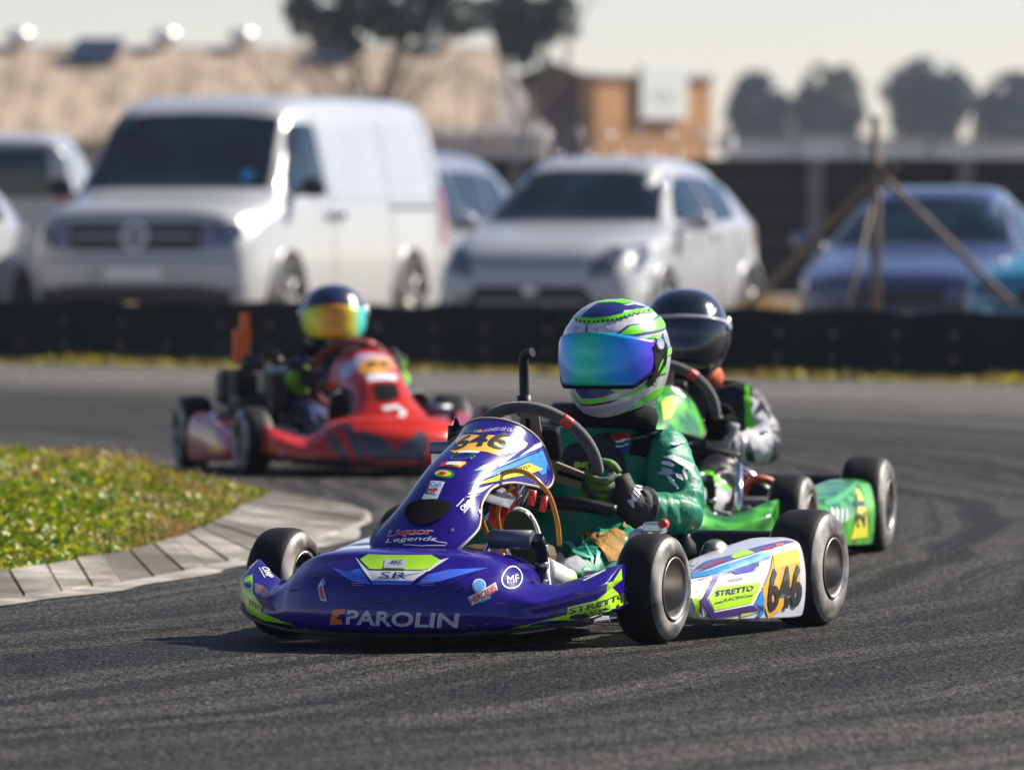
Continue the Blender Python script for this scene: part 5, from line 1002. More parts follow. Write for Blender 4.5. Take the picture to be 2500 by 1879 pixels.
# ------------------------------------------------------------------ stickers and lettering
STICK = [
#STICK_BEGIN
    ('Ahelm', 'p', 'dome_graphic', 'navyv', 0, [(-0.4536, 0.7149),(-0.3639, 0.8865),(-0.3605, 1.138),(0.1567, 1.1568),(0.6021, 1.0805),(0.8757, 1.0453),(1.226, 1.0962),(1.7804, 0.9992),(0.6986, 0.9173),(0.6024, 0.7907),(0.0865, 0.6887),(-0.2215, 0.6814)]),
    ('Ahelm', 'p', 'crest_graphic', 'neon', 1, [(-0.2995, 1.1094),(-0.3231, 1.285),(0.1104, 1.2234),(1.1668, 1.449),(1.329, 1.1781),(0.7602, 1.0951),(0.4287, 1.1628),(0.1514, 1.1646)]),
    ('Ahelm', 'p', 'ring_graphic', 'neon', 1, [(-1.0752, 0.7868),(-0.4436, 0.7059),(-0.0578, 0.6796),(0.3256, 0.7218),(0.6257, 0.8101),(1.0775, 0.9436),(1.9315, 0.9245),(1.9367, 0.8602),(0.9813, 0.8279),(0.6265, 0.7116),(0.3657, 0.6319),(0.0542, 0.5595),(-0.2187, 0.5683),(-0.6127, 0.6543)]),
    ('Ahelm', 'e', 'ring_dot', 'ink', 2, (-0.4958, 0.6442),(-0.4496, 0.6424),(-0.5264, 0.6703)),
    ('Ahelm', 'e', 'ring_dot', 'ink', 2, (-0.3362, 0.6159),(-0.2993, 0.6142),(-0.3543, 0.6403)),
    ('Ahelm', 'e', 'ring_dot', 'ink', 2, (-0.2169, 0.6029),(-0.186, 0.6023),(-0.2306, 0.627)),
    ('Ahelm', 'e', 'ring_dot', 'ink', 2, (-0.1066, 0.5979),(-0.0793, 0.5981),(-0.1171, 0.6218)),
    ('Ahelm', 'e', 'ring_dot', 'ink', 2, (0.0096, 0.598),(0.0349, 0.5986),(0.0023, 0.6213)),
    ('Ahelm', 'e', 'ring_dot', 'ink', 2, (0.0927, 0.6036),(0.1174, 0.6043),(0.0868, 0.6272)),
    ('Ahelm', 'e', 'ring_dot', 'ink', 2, (0.1887, 0.617),(0.2131, 0.6177),(0.1844, 0.6407)),
    ('Ahelm', 'e', 'ring_dot', 'ink', 2, (0.2846, 0.6298),(0.309, 0.6304),(0.2818, 0.6542)),
    ('Ahelm', 'e', 'ring_dot', 'ink', 2, (0.3731, 0.6483),(0.3979, 0.649),(0.3719, 0.6734)),
    ('Ahelm', 'e', 'ring_dot', 'ink', 2, (0.4648, 0.6697),(0.4903, 0.6708),(0.4654, 0.6949)),
    ('Ahelm', 'e', 'ring_dot', 'ink', 2, (0.5528, 0.6962),(0.5796, 0.6978),(0.5554, 0.7216)),
    ('Ahelm', 'e', 'ring_dot', 'ink', 2, (0.6483, 0.73),(0.677, 0.732),(0.654, 0.7574)),
    ('Ahelm', 'e', 'ring_dot', 'ink', 2, (0.7756, 0.7678),(0.8072, 0.7697),(0.7854, 0.7956)),
    ('Ahelm', 'e', 'ring_dot', 'ink', 2, (0.9247, 0.8115),(0.9603, 0.8128),(0.9418, 0.8407)),
    ('Ahelm', 'e', 'ring_dot', 'ink', 2, (1.0957, 0.8437),(1.1378, 0.8449),(1.1229, 0.8736)),
    ('Ahelm', 'e', 'ring_dot', 'ink', 2, (1.31, 0.8747),(1.3611, 0.8741),(1.3515, 0.9035)),
    ('Ahelm', 'e', 'ring_dot', 'ink', 2, (1.5934, 0.8948),(1.6679, 0.8915),(1.6751, 0.9222)),
    ('Ahelm', 'p', 'stripe_outline', 'navyv', 0, [(0.42, 0.36), (0.68, 0.56), (1.1, 0.645), (1.7, 0.745), (2.3, 0.76), (2.3, 0.52), (1.6, 0.46), (1.1, 0.41), (0.78, 0.35)]),
    ('Ahelm', 'p', 'stripe', 'neon', 1, [(0.5, 0.38), (0.72, 0.53), (1.1, 0.61), (1.7, 0.71), (2.3, 0.73), (2.3, 0.55), (1.6, 0.5), (1.1, 0.45), (0.75, 0.38)]),
    ('Ahelm', 'p', 'stripe', 'neon', 1, [(1.02, 0.33), (1.25, 0.395), (1.9, 0.42), (1.5, 0.345)]),
    ('Ahelm', 'p', 'stripe_outline', 'navyv', 0, [(1.1, -0.39), (1.32, -0.1), (1.52, 0.16), (1.9, 0.19), (2.2, 0.18), (2.2, 0.03), (1.8, -0.02), (1.67, -0.12), (1.82, -0.34), (1.5, -0.38)]),
    ('Ahelm', 'p', 'stripe', 'neon', 1, [(1.15, -0.36), (1.35, -0.1), (1.55, 0.13), (1.9, 0.155), (2.2, 0.15), (2.2, 0.06), (1.78, 0.02), (1.62, -0.12), (1.76, -0.31), (1.5, -0.34)]),
    ('Ahelm', 'p', 'stripe', 'neon', 1, [(0.8, -0.98), (1.05, -0.8), (1.5, -0.64), (2.1, -0.55), (2.1, -0.72), (1.4, -0.86)]),
    ('Ahelm', 'p', 'chin_graphic', 'navyb', 0, [(-0.2899, -0.3594),(-0.0654, -0.3832),(0.3301, -0.3891),(0.4317, -0.3862),(0.3275, -0.4834),(0.4316, -0.5578),(0.2427, -0.595),(-0.1694, -0.6166),(-0.2643, -0.5116)]),
    ('Ahelm', 'p', 'chin_vent', 'ink', 1, [(-0.3635, -0.3972),(-0.2806, -0.4251),(-0.3121, -0.4631),(-0.3542, -0.4357)]),
    ('Ahelm', 'p', 'chin_vent', 'ink', 1, [(-0.1055, -0.4095),(0.1369, -0.4124),(0.1153, -0.4508),(-0.1031, -0.4485)]),
    ('Ahelm', 'p', 'stripe', 'neon', 1, [(0.3531, -0.4864),(0.4447, -0.3873),(0.5667, -0.4004),(0.5544, -0.4496),(0.4727, -0.5269),(0.3781, -0.5261)]),
    ('Ahelm', 'p', 'stripe', 'neon', 1, [(0.4316, -0.6489),(0.7739, -0.5877),(1.0705, -0.5003),(1.0978, -0.5464),(0.8216, -0.6372),(0.4609, -0.6611)]),
    ('Ahelm', 'p', 'stripe', 'neon', 1, [(-0.3648, -0.562),(-0.1826, -0.6436),(0.2414, -0.6074),(0.3341, -0.6262),(0.2629, -0.6558),(-0.2112, -0.6934),(-0.3402, -0.6026)]),
    ('Ahelm', 'p', 'stripe_outline', 'slate', 0, [(-0.4096, -0.6227),(-0.2279, -0.7187),(0.2887, -0.676),(0.5221, -0.6791),(0.2845, -0.7132),(-0.2504, -0.7477),(-0.3977, -0.64)]),
    ('Ahelm', 'p', 'flag_patch', 'red', 1, [(1.137, -0.4256),(1.4046, -0.4502),(1.4038, -0.503),(1.2348, -0.4852)]),
    ('Ahelm', 'p', 'flag_patch', 'darkgreen', 1, [(1.095, -0.4733),(1.2394, -0.5229),(1.4125, -0.541),(1.3953, -0.5629),(1.2404, -0.5526),(1.1576, -0.597)]),
    ('Ahelm', 't', 'name_lettering', 'lime', 1, 'ALONZO', (1.5049, -0.5225),(1.6061, -0.4124),(1.4624, -0.4527), 0.02),
    ('Ahelm', 't', 'name_lettering', 'lime', 1, 'OLIVEIRA', (1.5282, -0.6138),(1.6322, -0.5024),(1.4859, -0.5446), 0.02),
    ('Ahelm', 'p', 'faint_triangle', 'lilac', 0, [(-0.5359, 0.524),(-0.2635, 0.496),(-0.3512, 0.3892)]),
    ('Ahelm', 'p', 'faint_triangle', 'lilac', 0, [(-0.1745, 0.3785),(-0.1437, 0.5123),(-0.0133, 0.3711)]),
    ('Ahelm', 'p', 'faint_triangle', 'lilac', 0, [(0.0239, 0.4758),(0.1431, 0.4781),(0.1154, 0.3794)]),
    ('Ahelm', 'p', 'faint_triangle', 'lilac', 0, [(0.2525, 0.5177),(0.4619, 0.5456),(0.362, 0.4005)]),
    ('Ahelm', 'l', 'helmet_line', 'ink', 2, [(-0.1327, 0.559),(-0.0887, 0.4595),(-0.0763, 0.3645)], 0.0191),
    ('Ahelm', 'p', 'grey_graphic', 'lilac', 0, [(-0.3803, -0.6595),(-0.1198, -0.7917),(0.5283, -0.7659),(0.8599, -0.7593),(0.8292, -0.8434),(0.3632, -0.8567),(-0.4289, -0.9508),(-0.327, -0.7207)]),
    ('Apanel', 'p', 'number_plate', 'gold', 0, [(-0.0284, 0.2928),(-0.0179, 0.305),(-0.0548, 0.392),(0.0107, 0.3747),(0.0563, 0.3993),(0.0826, 0.4301),(0.091, 0.4345),(0.0913, 0.4166),(0.0837, 0.3598),(0.0718, 0.3181),(0.0512, 0.307),(0.0179, 0.2882),(-0.0095, 0.2763)]),
    ('Apanel', 't', 'race_number', 'ink', 1, '646', (-0.0243, 0.2861),(0.0753, 0.3454),(-0.0343, 0.3663), 0.025),
    ('Apanel', 't', 'name_lettering', 'lilac', 0, 'ALONZO DE OLIVEIRA', (0.0124, 0.3928),(0.0824, 0.4482),(0.0115, 0.4079), 0.01),
    ('Apanel', 'p', 'flag_sticker', 'darkgreen', 0, [(-0.0476, 0.4188),(-0.0185, 0.4054),(-0.0127, 0.3893),(-0.0386, 0.3958)]),
    ('Apanel', 'p', 'flag_sticker', 'green', 0, [(-0.0138, 0.4045),(-0.0039, 0.4048),(0.0012, 0.3897),(-0.0089, 0.3887)]),
    ('Apanel', 'p', 'flag_sticker', 'orange', 0, [(-0.0035, 0.4048),(0.0069, 0.4069),(0.0118, 0.3918),(0.0018, 0.3898)]),
    ('Apanel', 'p', 'white_tag', 'white', 1, [(-0.0041, 0.283),(0.0167, 0.2911),(0.0427, 0.2989),(0.0407, 0.2874),(0.0011, 0.2753)]),
    ('Apanel', 'r', 'oval_sticker', 'green', 0, (0.0158, 0.2635),(0.0419, 0.275),(0.0208, 0.2502), 0.86),
    ('Apanel', 'p', 'red_sticker', 'red', 0, [(-0.0237, 0.214),(-0.0234, 0.2332),(0.0058, 0.2379),(0.0328, 0.2408),(0.0375, 0.2313),(0.0307, 0.2073),(0.0027, 0.2091)]),
    ('Apanel', 'p', 'red_sticker', 'yellow', 1, [(0.0113, 0.2128),(0.0139, 0.2322),(0.0322, 0.2374),(0.0348, 0.23),(0.0285, 0.211)]),
    ('Apanel', 'p', 'red_sticker', 'white', 2, [(-0.008, 0.2158),(-0.0071, 0.2291),(0.025, 0.2338),(0.0275, 0.2163)]),
    ('Apanel', 'e', 'oval_sticker', 'green', 0, (0.0023, 0.18),(0.0269, 0.18),(-0.0043, 0.1981)),
    ('Apanel', 'e', 'oval_sticker', 'yellow', 1, (-0.0003, 0.1799),(0.0197, 0.1798),(-0.0047, 0.1921)),
    ('Apanel', 'e', 'oval_sticker', 'red', 2, (-0.0017, 0.1799),(0.0076, 0.1792),(-0.0039, 0.1861)),
    ('Apanel', 'p', 'deli_sticker', 'white', 0, [(-0.0218, 0.1535),(0.0153, 0.148),(0.0166, 0.0841),(-0.022, 0.0856)]),
    ('Apanel', 'p', 'deli_sticker', 'darkgreen', 1, [(-0.0244, 0.1507),(-0.0193, 0.15),(-0.0142, 0.106),(0.0109, 0.1004),(0.011, 0.0969),(-0.0202, 0.1021)]),
    ('Apanel', 'e', 'deli_sticker', 'red', 1, (-0.0093, 0.1161),(-0.0029, 0.1151),(-0.0114, 0.1221)),
    ('Apanel', 'e', 'deli_sticker', 'red', 1, (0.0014, 0.1175),(0.0081, 0.1172),(-0.0006, 0.1234)),
    ('Apanel', 't', 'deli_lettering', 'cyan', 1, 'Deli', (-0.0139, 0.1297),(0.0111, 0.1276),(-0.0163, 0.1475), 0.02),
    ('Apanel', 'p', 'inlet_shade', 'matt', 2, [(-0.0514, 0.0397),(-0.0552, 0.0649),(-0.0386, 0.0783),(-0.0174, 0.0825),(0.0135, 0.0839),(0.0442, 0.0814),(0.0547, 0.0725),(0.0557, 0.0486),(0.0439, 0.0207),(0.0235, 0.0007),(0.0003, -0.0057),(-0.0292, 0.0064)]),  # dark inside of the inlet opening, painted as a flat black patch
    ('Apanel', 't', 'shop_lettering', 'white', 0, 'Liquor', (-0.0702, -0.0431),(0.0408, -0.0384),(-0.0723, -0.0157), 0.05),
    ('Apanel', 't', 'shop_lettering', 'red', 1, 'Liquor', (-0.069, -0.0405),(0.0384, -0.0366),(-0.0693, -0.0193), 0.03),
    ('Apanel', 't', 'shop_lettering', 'white', 1, 'Legends', (-0.0688, -0.0653),(0.0522, -0.0573),(-0.0653, -0.0455), 0.0),
    ('Apanel', 'l', 'bottle_outline', 'white', 0, [(-0.02, -0.0673),(0.0256, -0.0703),(0.0798, -0.0624),(0.0808, -0.0534),(0.0585, -0.0532),(0.0415, -0.0469)], 0.002),
    ('Apanelside', 'p', 'flank_graphic', 'cyan', 0, [(-0.056, 0.3959),(-0.018, 0.4071),(0.0578, 0.4201),(0.1471, 0.4383),(0.0292, 0.4014),(0.239, 0.4396),(0.1326, 0.4237),(0.0429, 0.4075),(-0.0114, 0.3977)]),
    ('Apanelside', 'p', 'flank_graphic', 'cyan', 0, [(-0.0927, 0.3672),(0.0386, 0.4001),(0.1285, 0.4163),(0.1814, 0.4261),(0.2391, 0.4358),(0.2495, 0.4071),(0.2387, 0.3828),(0.2171, 0.3797),(0.1621, 0.4116),(0.0476, 0.3905),(-0.0348, 0.3779)]),
    ('Apanelside', 'p', 'flank_graphic', 'silver', 1, [(0.1253, 0.423),(0.2049, 0.45),(0.2403, 0.4547),(0.2399, 0.4452),(0.1807, 0.4337)]),
    ('Apanelside', 'p', 'yellow_flash', 'yellow', 1, [(-0.0676, 0.3649),(-0.0306, 0.3741),(0.0469, 0.3887),(0.1609, 0.4088),(0.2234, 0.3927),(0.1495, 0.3818),(0.0793, 0.3783),(0.0078, 0.3711)]),
    ('Apanelside', 't', 'sponsor_lettering', 'ink', 2, 'STRETTO', (0.0598, 0.3855),(0.1605, 0.3962),(0.0662, 0.3941), 0.02),
    ('Apanelside', 't', 'sponsor_lettering', 'ink', 2, 'RACING', (0.1018, 0.3818),(0.1583, 0.3881),(0.1037, 0.3851), 0),
    ('Apanelside', 'p', 'pale_flash', 'silver', 1, [(-0.1076, 0.3437),(-0.0816, 0.3542),(-0.0006, 0.3658),(-0.0544, 0.3488),(-0.0872, 0.3442)]),
    ('Apanelside', 'p', 'pale_flash', 'silver', 1, [(-0.1206, 0.3376),(-0.0596, 0.3443),(-0.1021, 0.3368)]),
    ('Apanelside', 't', 'brand_lettering', 'white', 1, 'OMP', (-0.1477, 0.3049),(-0.1094, 0.3223),(-0.1489, 0.3153), 0.04),
    ('Apanelside', 'l', 'brand_bar', 'white', 1, [(-0.1534, 0.3171),(-0.124, 0.334)], 0.002),
    ('Apanelside', 'l', 'brand_bar', 'white', 1, [(-0.1458, 0.3025),(-0.111, 0.3224)], 0.002),
    ('Anose', 'p', 'green_badge', 'lime', 2, [(-0.0606, 0.2031),(-0.0458, 0.2146),(-0.0, 0.2136),(0.0566, 0.2143),(0.1025, 0.2146),(0.1275, 0.2037),(0.1144, 0.1859),(0.0994, 0.1825),(-0.023, 0.1829)]),
    ('Anose', 'p', 'white_badge', 'white', 1, [(-0.0773, 0.2082),(-0.0213, 0.1802),(0.1164, 0.1808),(0.1429, 0.2095),(0.0911, 0.1596),(-0.0053, 0.1592)]),
    ('Anose', 'p', 'plate', 'silver', 3, [(0.0017, 0.2034),(0.0537, 0.2024),(0.0631, 0.1846),(0.0105, 0.185)]),
    ('Anose', 't', 'plate_lettering', 'ink', 4, 'AKC', (0.0205, 0.1929),(0.049, 0.1926),(0.0184, 0.2016), 0.02),
    ('Anose', 't', 'badge_lettering', 'navyv', 2, 'SR', (0.0104, 0.1636),(0.0737, 0.1636),(0.0108, 0.1773), 0.0),
    ('Anose', 'p', 'blue_wing', 'blue', 0, [(-0.1277, 0.1855),(-0.0816, 0.1783),(-0.045, 0.1859),(-0.0051, 0.1505),(-0.0599, 0.1599)]),
    ('Anose', 'p', 'blue_wing', 'blue', 0, [(0.117, 0.174),(0.1571, 0.1851),(0.2252, 0.187),(0.1458, 0.1586),(0.0973, 0.1505)]),
    ('Anose', 'p', 'blue_wing', 'blue', 0, [(-0.0182, 0.1677),(-0.0053, 0.1592),(0.0911, 0.1596),(0.0991, 0.1689),(0.0867, 0.1515),(0.0006, 0.1513)]),
    ('Anose', 'l', 'fine_line', 'lilac', 0, [(-0.0574, 0.159),(-0.0268, 0.1589)], 0.0012),
    ('Anose', 'l', 'fine_line', 'lilac', 0, [(0.107, 0.1603),(0.135, 0.1617)], 0.0011),
    ('Anose', 'l', 'fine_line', 'lilac', 0, [(-0.0561, 0.1541),(-0.0255, 0.154)], 0.0011),
    ('Anose', 'l', 'fine_line', 'lilac', 0, [(0.1083, 0.1555),(0.1364, 0.1569)], 0.0011),
    ('Anose', 'l', 'fine_line', 'lilac', 0, [(-0.0549, 0.1492),(-0.0244, 0.1491)], 0.001),
    ('Anose', 'l', 'fine_line', 'lilac', 0, [(0.1092, 0.1506),(0.1374, 0.152)], 0.0011),
    ('Anose', 't', 'maker_lettering', 'silver', 0, 'PAROLIN', (-0.0645, 0.0611),(0.1897, 0.0552),(-0.0586, 0.0946), 0.028),
    ('Anose', 'p', 'maker_emblem', 'orange', 0, [(-0.1081, 0.0591),(-0.0977, 0.0929),(-0.0629, 0.0959),(-0.0653, 0.0855),(-0.0801, 0.0841),(-0.0889, 0.0724),(-0.0752, 0.072),(-0.0729, 0.0612)]),
    ('Anose', 'l', 'panel_seam', 'ink', 1, [(-0.1533, 0.1898),(-0.1172, 0.1705),(-0.0642, 0.1423),(-0.0011, 0.1171),(0.0391, 0.1106),(0.0905, 0.1163),(0.1399, 0.1341),(0.1836, 0.1602),(0.207, 0.1801)], 0.0022),
    ('Anose', 'l', 'panel_seam', 'ink', 1, [(0.0384, 0.1105),(0.0391, 0.0768),(0.0298, 0.0435)], 0.0022),
    ('AnosediagL', 'r', 'round_badge', 'white', 0, (-0.0219, 0.1647),(0.0087, 0.1633),(-0.0077, 0.189), 0.9),
    ('AnosediagL', 't', 'badge_lettering', 'white', 0, 'MF', (-0.0418, 0.1524),(-0.0058, 0.1545),(-0.0376, 0.1681), 0),
    ('AnosediagL', 'p', 'hercules_sticker', 'white', 0, [(-0.1428, 0.1239),(-0.0712, 0.1559),(-0.0693, 0.1392),(-0.1351, 0.1051)]),
    ('AnosediagL', 't', 'sticker_lettering', 'red', 1, 'HERCULES', (-0.1368, 0.1079),(-0.0711, 0.1379),(-0.1396, 0.1228), 0.04),
    ('AnosediagL', 'e', 'hercules_sticker', 'white', 0, (-0.1133, 0.1492),(-0.0969, 0.1489),(-0.1098, 0.1643)),
    ('AnosediagL', 'e', 'hercules_sticker', 'sky', 1, (-0.1133, 0.1492),(-0.0999, 0.1489),(-0.1105, 0.1615)),
    ('AnosediagL', 'p', 'hercules_sticker', 'sky', 0, [(-0.1225, 0.1124),(-0.0895, 0.1271),(-0.0888, 0.1221),(-0.1209, 0.107)]),
    ('AnosediagR', 'p', 'hercules_sticker', 'white', 0, [(0.2082, 0.1435),(0.2105, 0.1637),(0.2444, 0.1108),(0.2242, 0.1137)]),
    ('AnosediagR', 'p', 'hercules_sticker', 'red', 1, [(0.2128, 0.1401),(0.2183, 0.1474),(0.239, 0.1142),(0.2257, 0.1173)]),
    ('AnosediagR', 'e', 'hercules_sticker', 'sky', 1, (0.22, 0.1527),(0.2256, 0.1529),(0.2145, 0.1596)),
    ('AnosediagL', 't', 'brand_lettering', 'white', 0, 'OMP', (0.1355, 0.1558),(0.1965, 0.1742),(0.1449, 0.1581), 0.04),
    ('AnosediagL', 'l', 'brand_bar', 'white', 0, [(0.1356, 0.1578),(0.1867, 0.1703)], 0.0008),
    ('AnosediagL', 'l', 'brand_bar', 'white', 0, [(0.1474, 0.1553),(0.2101, 0.1778)], 0.0019),
    ('AnosediagL', 'p', 'yellow_flash', 'lime', 0, [(0.1687, 0.1127),(0.1956, 0.1297),(0.2533, 0.1816),(0.2563, 0.1544),(0.1984, 0.151),(0.2796, 0.0985),(0.2503, 0.0952),(0.1587, 0.0768),(0.1092, 0.062),(-0.0421, 0.053),(0.092, 0.0824),(0.0941, 0.0984),(0.1564, 0.1095)]),
    ('AnosediagL', 't', 'sponsor_lettering', 'ink', 1, 'STRETTO', (0.096, 0.0823),(0.2655, 0.114),(0.0981, 0.0958), 0.03),
    ('AnosediagL', 't', 'sponsor_lettering', 'ink', 1, 'RACING', (0.1346, 0.077),(0.2077, 0.0911),(0.1353, 0.0856), 0),
    ('AnosediagL', 'l', 'sponsor_bar', 'ink', 1, [(0.1023, 0.0742),(0.1302, 0.0796)], 0.0019),
    ('AnosediagL', 'p', 'scuff_mark', 'slate', 2, [(0.232, 0.0983),(0.2417, 0.1005),(0.2398, 0.0924),(0.2428, 0.0866),(0.2349, 0.0895)]),
    ('AnosediagL', 'p', 'scuff_mark', 'slate', 2, [(0.2472, 0.1225),(0.2594, 0.1245),(0.257, 0.111),(0.2594, 0.1),(0.2509, 0.1049)]),
    ('AnosediagL', 'p', 'scuff_mark', 'slate', 2, [(0.2594, 0.1144),(0.268, 0.1167),(0.2663, 0.1049),(0.268, 0.0958),(0.262, 0.0998)]),
    ('AnosediagL', 'p', 'scuff_mark', 'slate', 2, [(0.2077, 0.0893),(0.2198, 0.0913),(0.2197, 0.0846),(0.2261, 0.0801),(0.2151, 0.0826)]),
    ('AnosediagL', 'p', 'scuff_mark', 'slate', 2, [(0.1825, 0.0852),(0.1973, 0.0874),(0.1972, 0.0816),(0.2041, 0.0783),(0.1897, 0.0805)]),
    ('AnosediagL', 'p', 'scuff_mark', 'slate', 2, [(0.2655, 0.1321),(0.2662, 0.135),(0.2694, 0.1282),(0.2704, 0.1245),(0.267, 0.1262)]),
    ('AnosediagR', 'p', 'yellow_flash', 'lime', 0, [(-0.1723, 0.1504),(-0.1634, 0.1559),(-0.0982, 0.1301),(-0.0097, 0.0905),(-0.0171, 0.0775),(0.0568, 0.0642),(0.1198, 0.0541),(-0.137, 0.0631),(-0.1567, 0.07),(-0.1148, 0.0786)]),
    ('AnosediagR', 't', 'sponsor_lettering', 'ink', 1, 'ETTO', (-0.0952, 0.0897),(-0.0144, 0.0766),(-0.094, 0.1032), 0.03),
    ('AnosediagR', 'p', 'scuff_mark', 'scuff', 0, [(-0.1152, 0.1382),(-0.0924, 0.1353),(0.0041, 0.1126),(0.0445, 0.0818),(0.0044, 0.0867),(-0.0433, 0.1108)]),
    ('Anosetop', 't', 'brand_lettering', 'white', 0, 'OMP', (-0.4168, 0.0269),(-0.3755, -0.0218),(-0.4008, 0.0289), 0.04),
    ('Anosetop', 'l', 'brand_bar', 'white', 0, [(-0.4191, 0.0237),(-0.3808, -0.0222)], 0.0022),
    ('Anosetop', 'l', 'brand_bar', 'white', 0, [(-0.452, 0.0743),(-0.452, 0.0309)], 0.0008),
    ('ApodL', 'p', 'pod_graphic', 'slate', 0, [(0.1348, 0.1367),(0.2422, 0.1512),(0.4933, 0.1698),(0.4852, 0.1608),(0.2596, 0.1475),(0.1919, 0.1316),(0.1208, 0.0945),(0.1508, 0.0544),(0.4729, 0.0547),(0.5007, 0.0504),(0.1975, 0.0732),(0.1512, 0.0536),(0.1141, 0.0793)]),
    ('ApodL', 'p', 'pod_graphic', 'purple', 1, [(0.1184, 0.0946),(0.2345, 0.1469),(0.2615, 0.149),(0.1533, 0.0994),(0.199, 0.0649),(0.4406, 0.0718),(0.4933, 0.0664),(0.4969, 0.0568),(0.1956, 0.0495)]),
    ('ApodL', 'p', 'pod_graphic', 'lime', 1, [(0.1, 0.1013),(0.2113, 0.1432),(0.1184, 0.0946),(0.1262, 0.0595),(0.1135, 0.0597),(0.121, 0.054)]),
    ('ApodL', 'p', 'pod_graphic', 'cyan', 1, [(0.1771, 0.1502),(0.3284, 0.168),(0.524, 0.1873),(0.5816, 0.19),(0.5654, 0.1781),(0.336, 0.157),(0.1538, 0.1436)]),
    ('ApodL', 'p', 'pod_graphic', 'flagblue', 1, [(0.3244, 0.1528),(0.4715, 0.1628),(0.4463, 0.1513),(0.3465, 0.1474)]),
    ('ApodL', 'p', 'pod_graphic', 'white', 1, [(0.1528, 0.0978),(0.2238, 0.1258),(0.4697, 0.1286),(0.4832, 0.1155),(0.4194, 0.0727),(0.199, 0.0649)]),
    ('ApodL', 'p', 'sponsor_plate', 'lime', 2, [(0.1578, 0.0992),(0.2201, 0.1223),(0.4596, 0.1237),(0.4664, 0.1162),(0.4098, 0.0778),(0.1968, 0.0697)]),
    ('ApodL', 't', 'sponsor_lettering', 'ink', 3, 'STRETTO', (0.1916, 0.1009),(0.4134, 0.1068),(0.2017, 0.1135), 0.03),
    ('ApodL', 't', 'sponsor_lettering', 'slate', 3, 'RACING', (0.2442, 0.0879),(0.3742, 0.0928),(0.245, 0.095), 0),
    ('ApodL', 'l', 'sponsor_bar', 'ink', 3, [(0.1883, 0.0862),(0.2363, 0.0892)], 0.0024),
    ('ApodL', 'l', 'sponsor_bar', 'ink', 3, [(0.378, 0.0948),(0.4127, 0.0959)], 0.0024),
    ('ApodL', 't', 'maker_lettering', 'slate', 1, 'PAROLIN', (0.2822, 0.1307),(0.3641, 0.1337),(0.2889, 0.1363), 0),
    ('ApodL', 'p', 'pod_graphic', 'cyan', 1, [(0.4411, 0.0344),(0.4799, 0.0569),(0.5017, 0.0487),(0.4809, 0.0387),(0.4564, 0.0348)]),
    ('ApodL', 'p', 'pod_graphic', 'cyan', 1, [(0.4331, 0.069),(0.4742, 0.1065),(0.4979, 0.0819),(0.506, 0.0486)]),
    ('ApodL', 'p', 'pod_graphic', 'yellow', 2, [(0.346, 0.0396),(0.3579, 0.055),(0.4762, 0.0562),(0.3649, 0.05),(0.3569, 0.0416)]),
    ('ApodL', 'p', 'number_plate', 'gold', 1, [(0.5825, 0.1838),(0.7372, 0.193),(0.7209, 0.117),(0.6014, 0.0513),(0.5374, 0.0361),(0.4914, 0.0728),(0.4802, 0.1078),(0.5464, 0.1522)]),
    ('ApodL', 'p', 'number_plate', 'yellow', 2, [(0.5815, 0.1829),(0.7345, 0.1918),(0.7223, 0.1613),(0.6587, 0.1589),(0.5658, 0.1508)]),
    ('ApodL', 't', 'race_number', 'ink', 3, '646', (0.5127, 0.0514),(0.7299, 0.0563),(0.5152, 0.1534), 0.03),
    ('ApodtopL', 'p', 'pod_graphic', 'purplel', 0, [(0.2061, -0.4775),(0.3624, -0.4586),(0.4431, -0.4939),(0.5273, -0.5005),(0.5907, -0.5092),(0.7199, -0.5301),(0.7439, -0.5441),(0.5316, -0.5269),(0.2859, -0.5052),(0.1783, -0.4933)]),
    ('ApodtopL', 'p', 'pod_graphic', 'lime', 1, [(0.4055, -0.5058),(0.4658, -0.4931),(0.5267, -0.4989),(0.5132, -0.5261),(0.4089, -0.5157)]),
    ('ApodtopL', 'p', 'pod_graphic', 'red', 1, [(0.5668, -0.5235),(0.6235, -0.531),(0.6209, -0.5375),(0.5654, -0.5296)]),
    ('ApodtopL', 'p', 'pod_graphic', 'orange', 1, [(0.6454, -0.5287),(0.693, -0.536),(0.6693, -0.5407),(0.6391, -0.5347)]),
    ('ApodtopL', 'p', 'pod_graphic', 'red', 1, [(0.2542, -0.4856),(0.3738, -0.5007),(0.364, -0.5061),(0.2568, -0.4938)]),
    ('Asuit', 'p', 'rib_protector', 'navyk', 0, [(0.2236, 0.4076),(0.2431, 0.4359),(0.2837, 0.447),(0.312, 0.4613),(0.3367, 0.4631),(0.3716, 0.4129),(0.3804, 0.3724),(0.3539, 0.3759),(0.3187, 0.3844),(0.2483, 0.3729)]),
    ('Asuit', 't', 'protector_lettering', 'lime', 1, 'BE', (0.2544, 0.3823),(0.2871, 0.3836),(0.2574, 0.3969), 0.05),
    ('Asuit', 't', 'protector_lettering', 'lime', 1, 'O', (0.3219, 0.3894),(0.3359, 0.3903),(0.3231, 0.4007), 0.05),
    ('Asuit', 'p', 'flag_patch', 'red', 1, [(0.341, 0.456),(0.3669, 0.462),(0.3897, 0.4641),(0.3877, 0.4504),(0.3542, 0.4477)]),
    ('Asuit', 'p', 'flag_patch', 'white', 1, [(0.3542, 0.4474),(0.3877, 0.4501),(0.387, 0.4471),(0.3559, 0.4442)]),
    ('Asuit', 'p', 'flag_patch', 'white', 1, [(0.3541, 0.4351),(0.3855, 0.4391),(0.3851, 0.4356),(0.3568, 0.4323)]),
    ('Asuit', 'p', 'flag_patch', 'flagblue', 1, [(0.3555, 0.4323),(0.385, 0.4356),(0.3819, 0.4225),(0.3628, 0.4216)]),
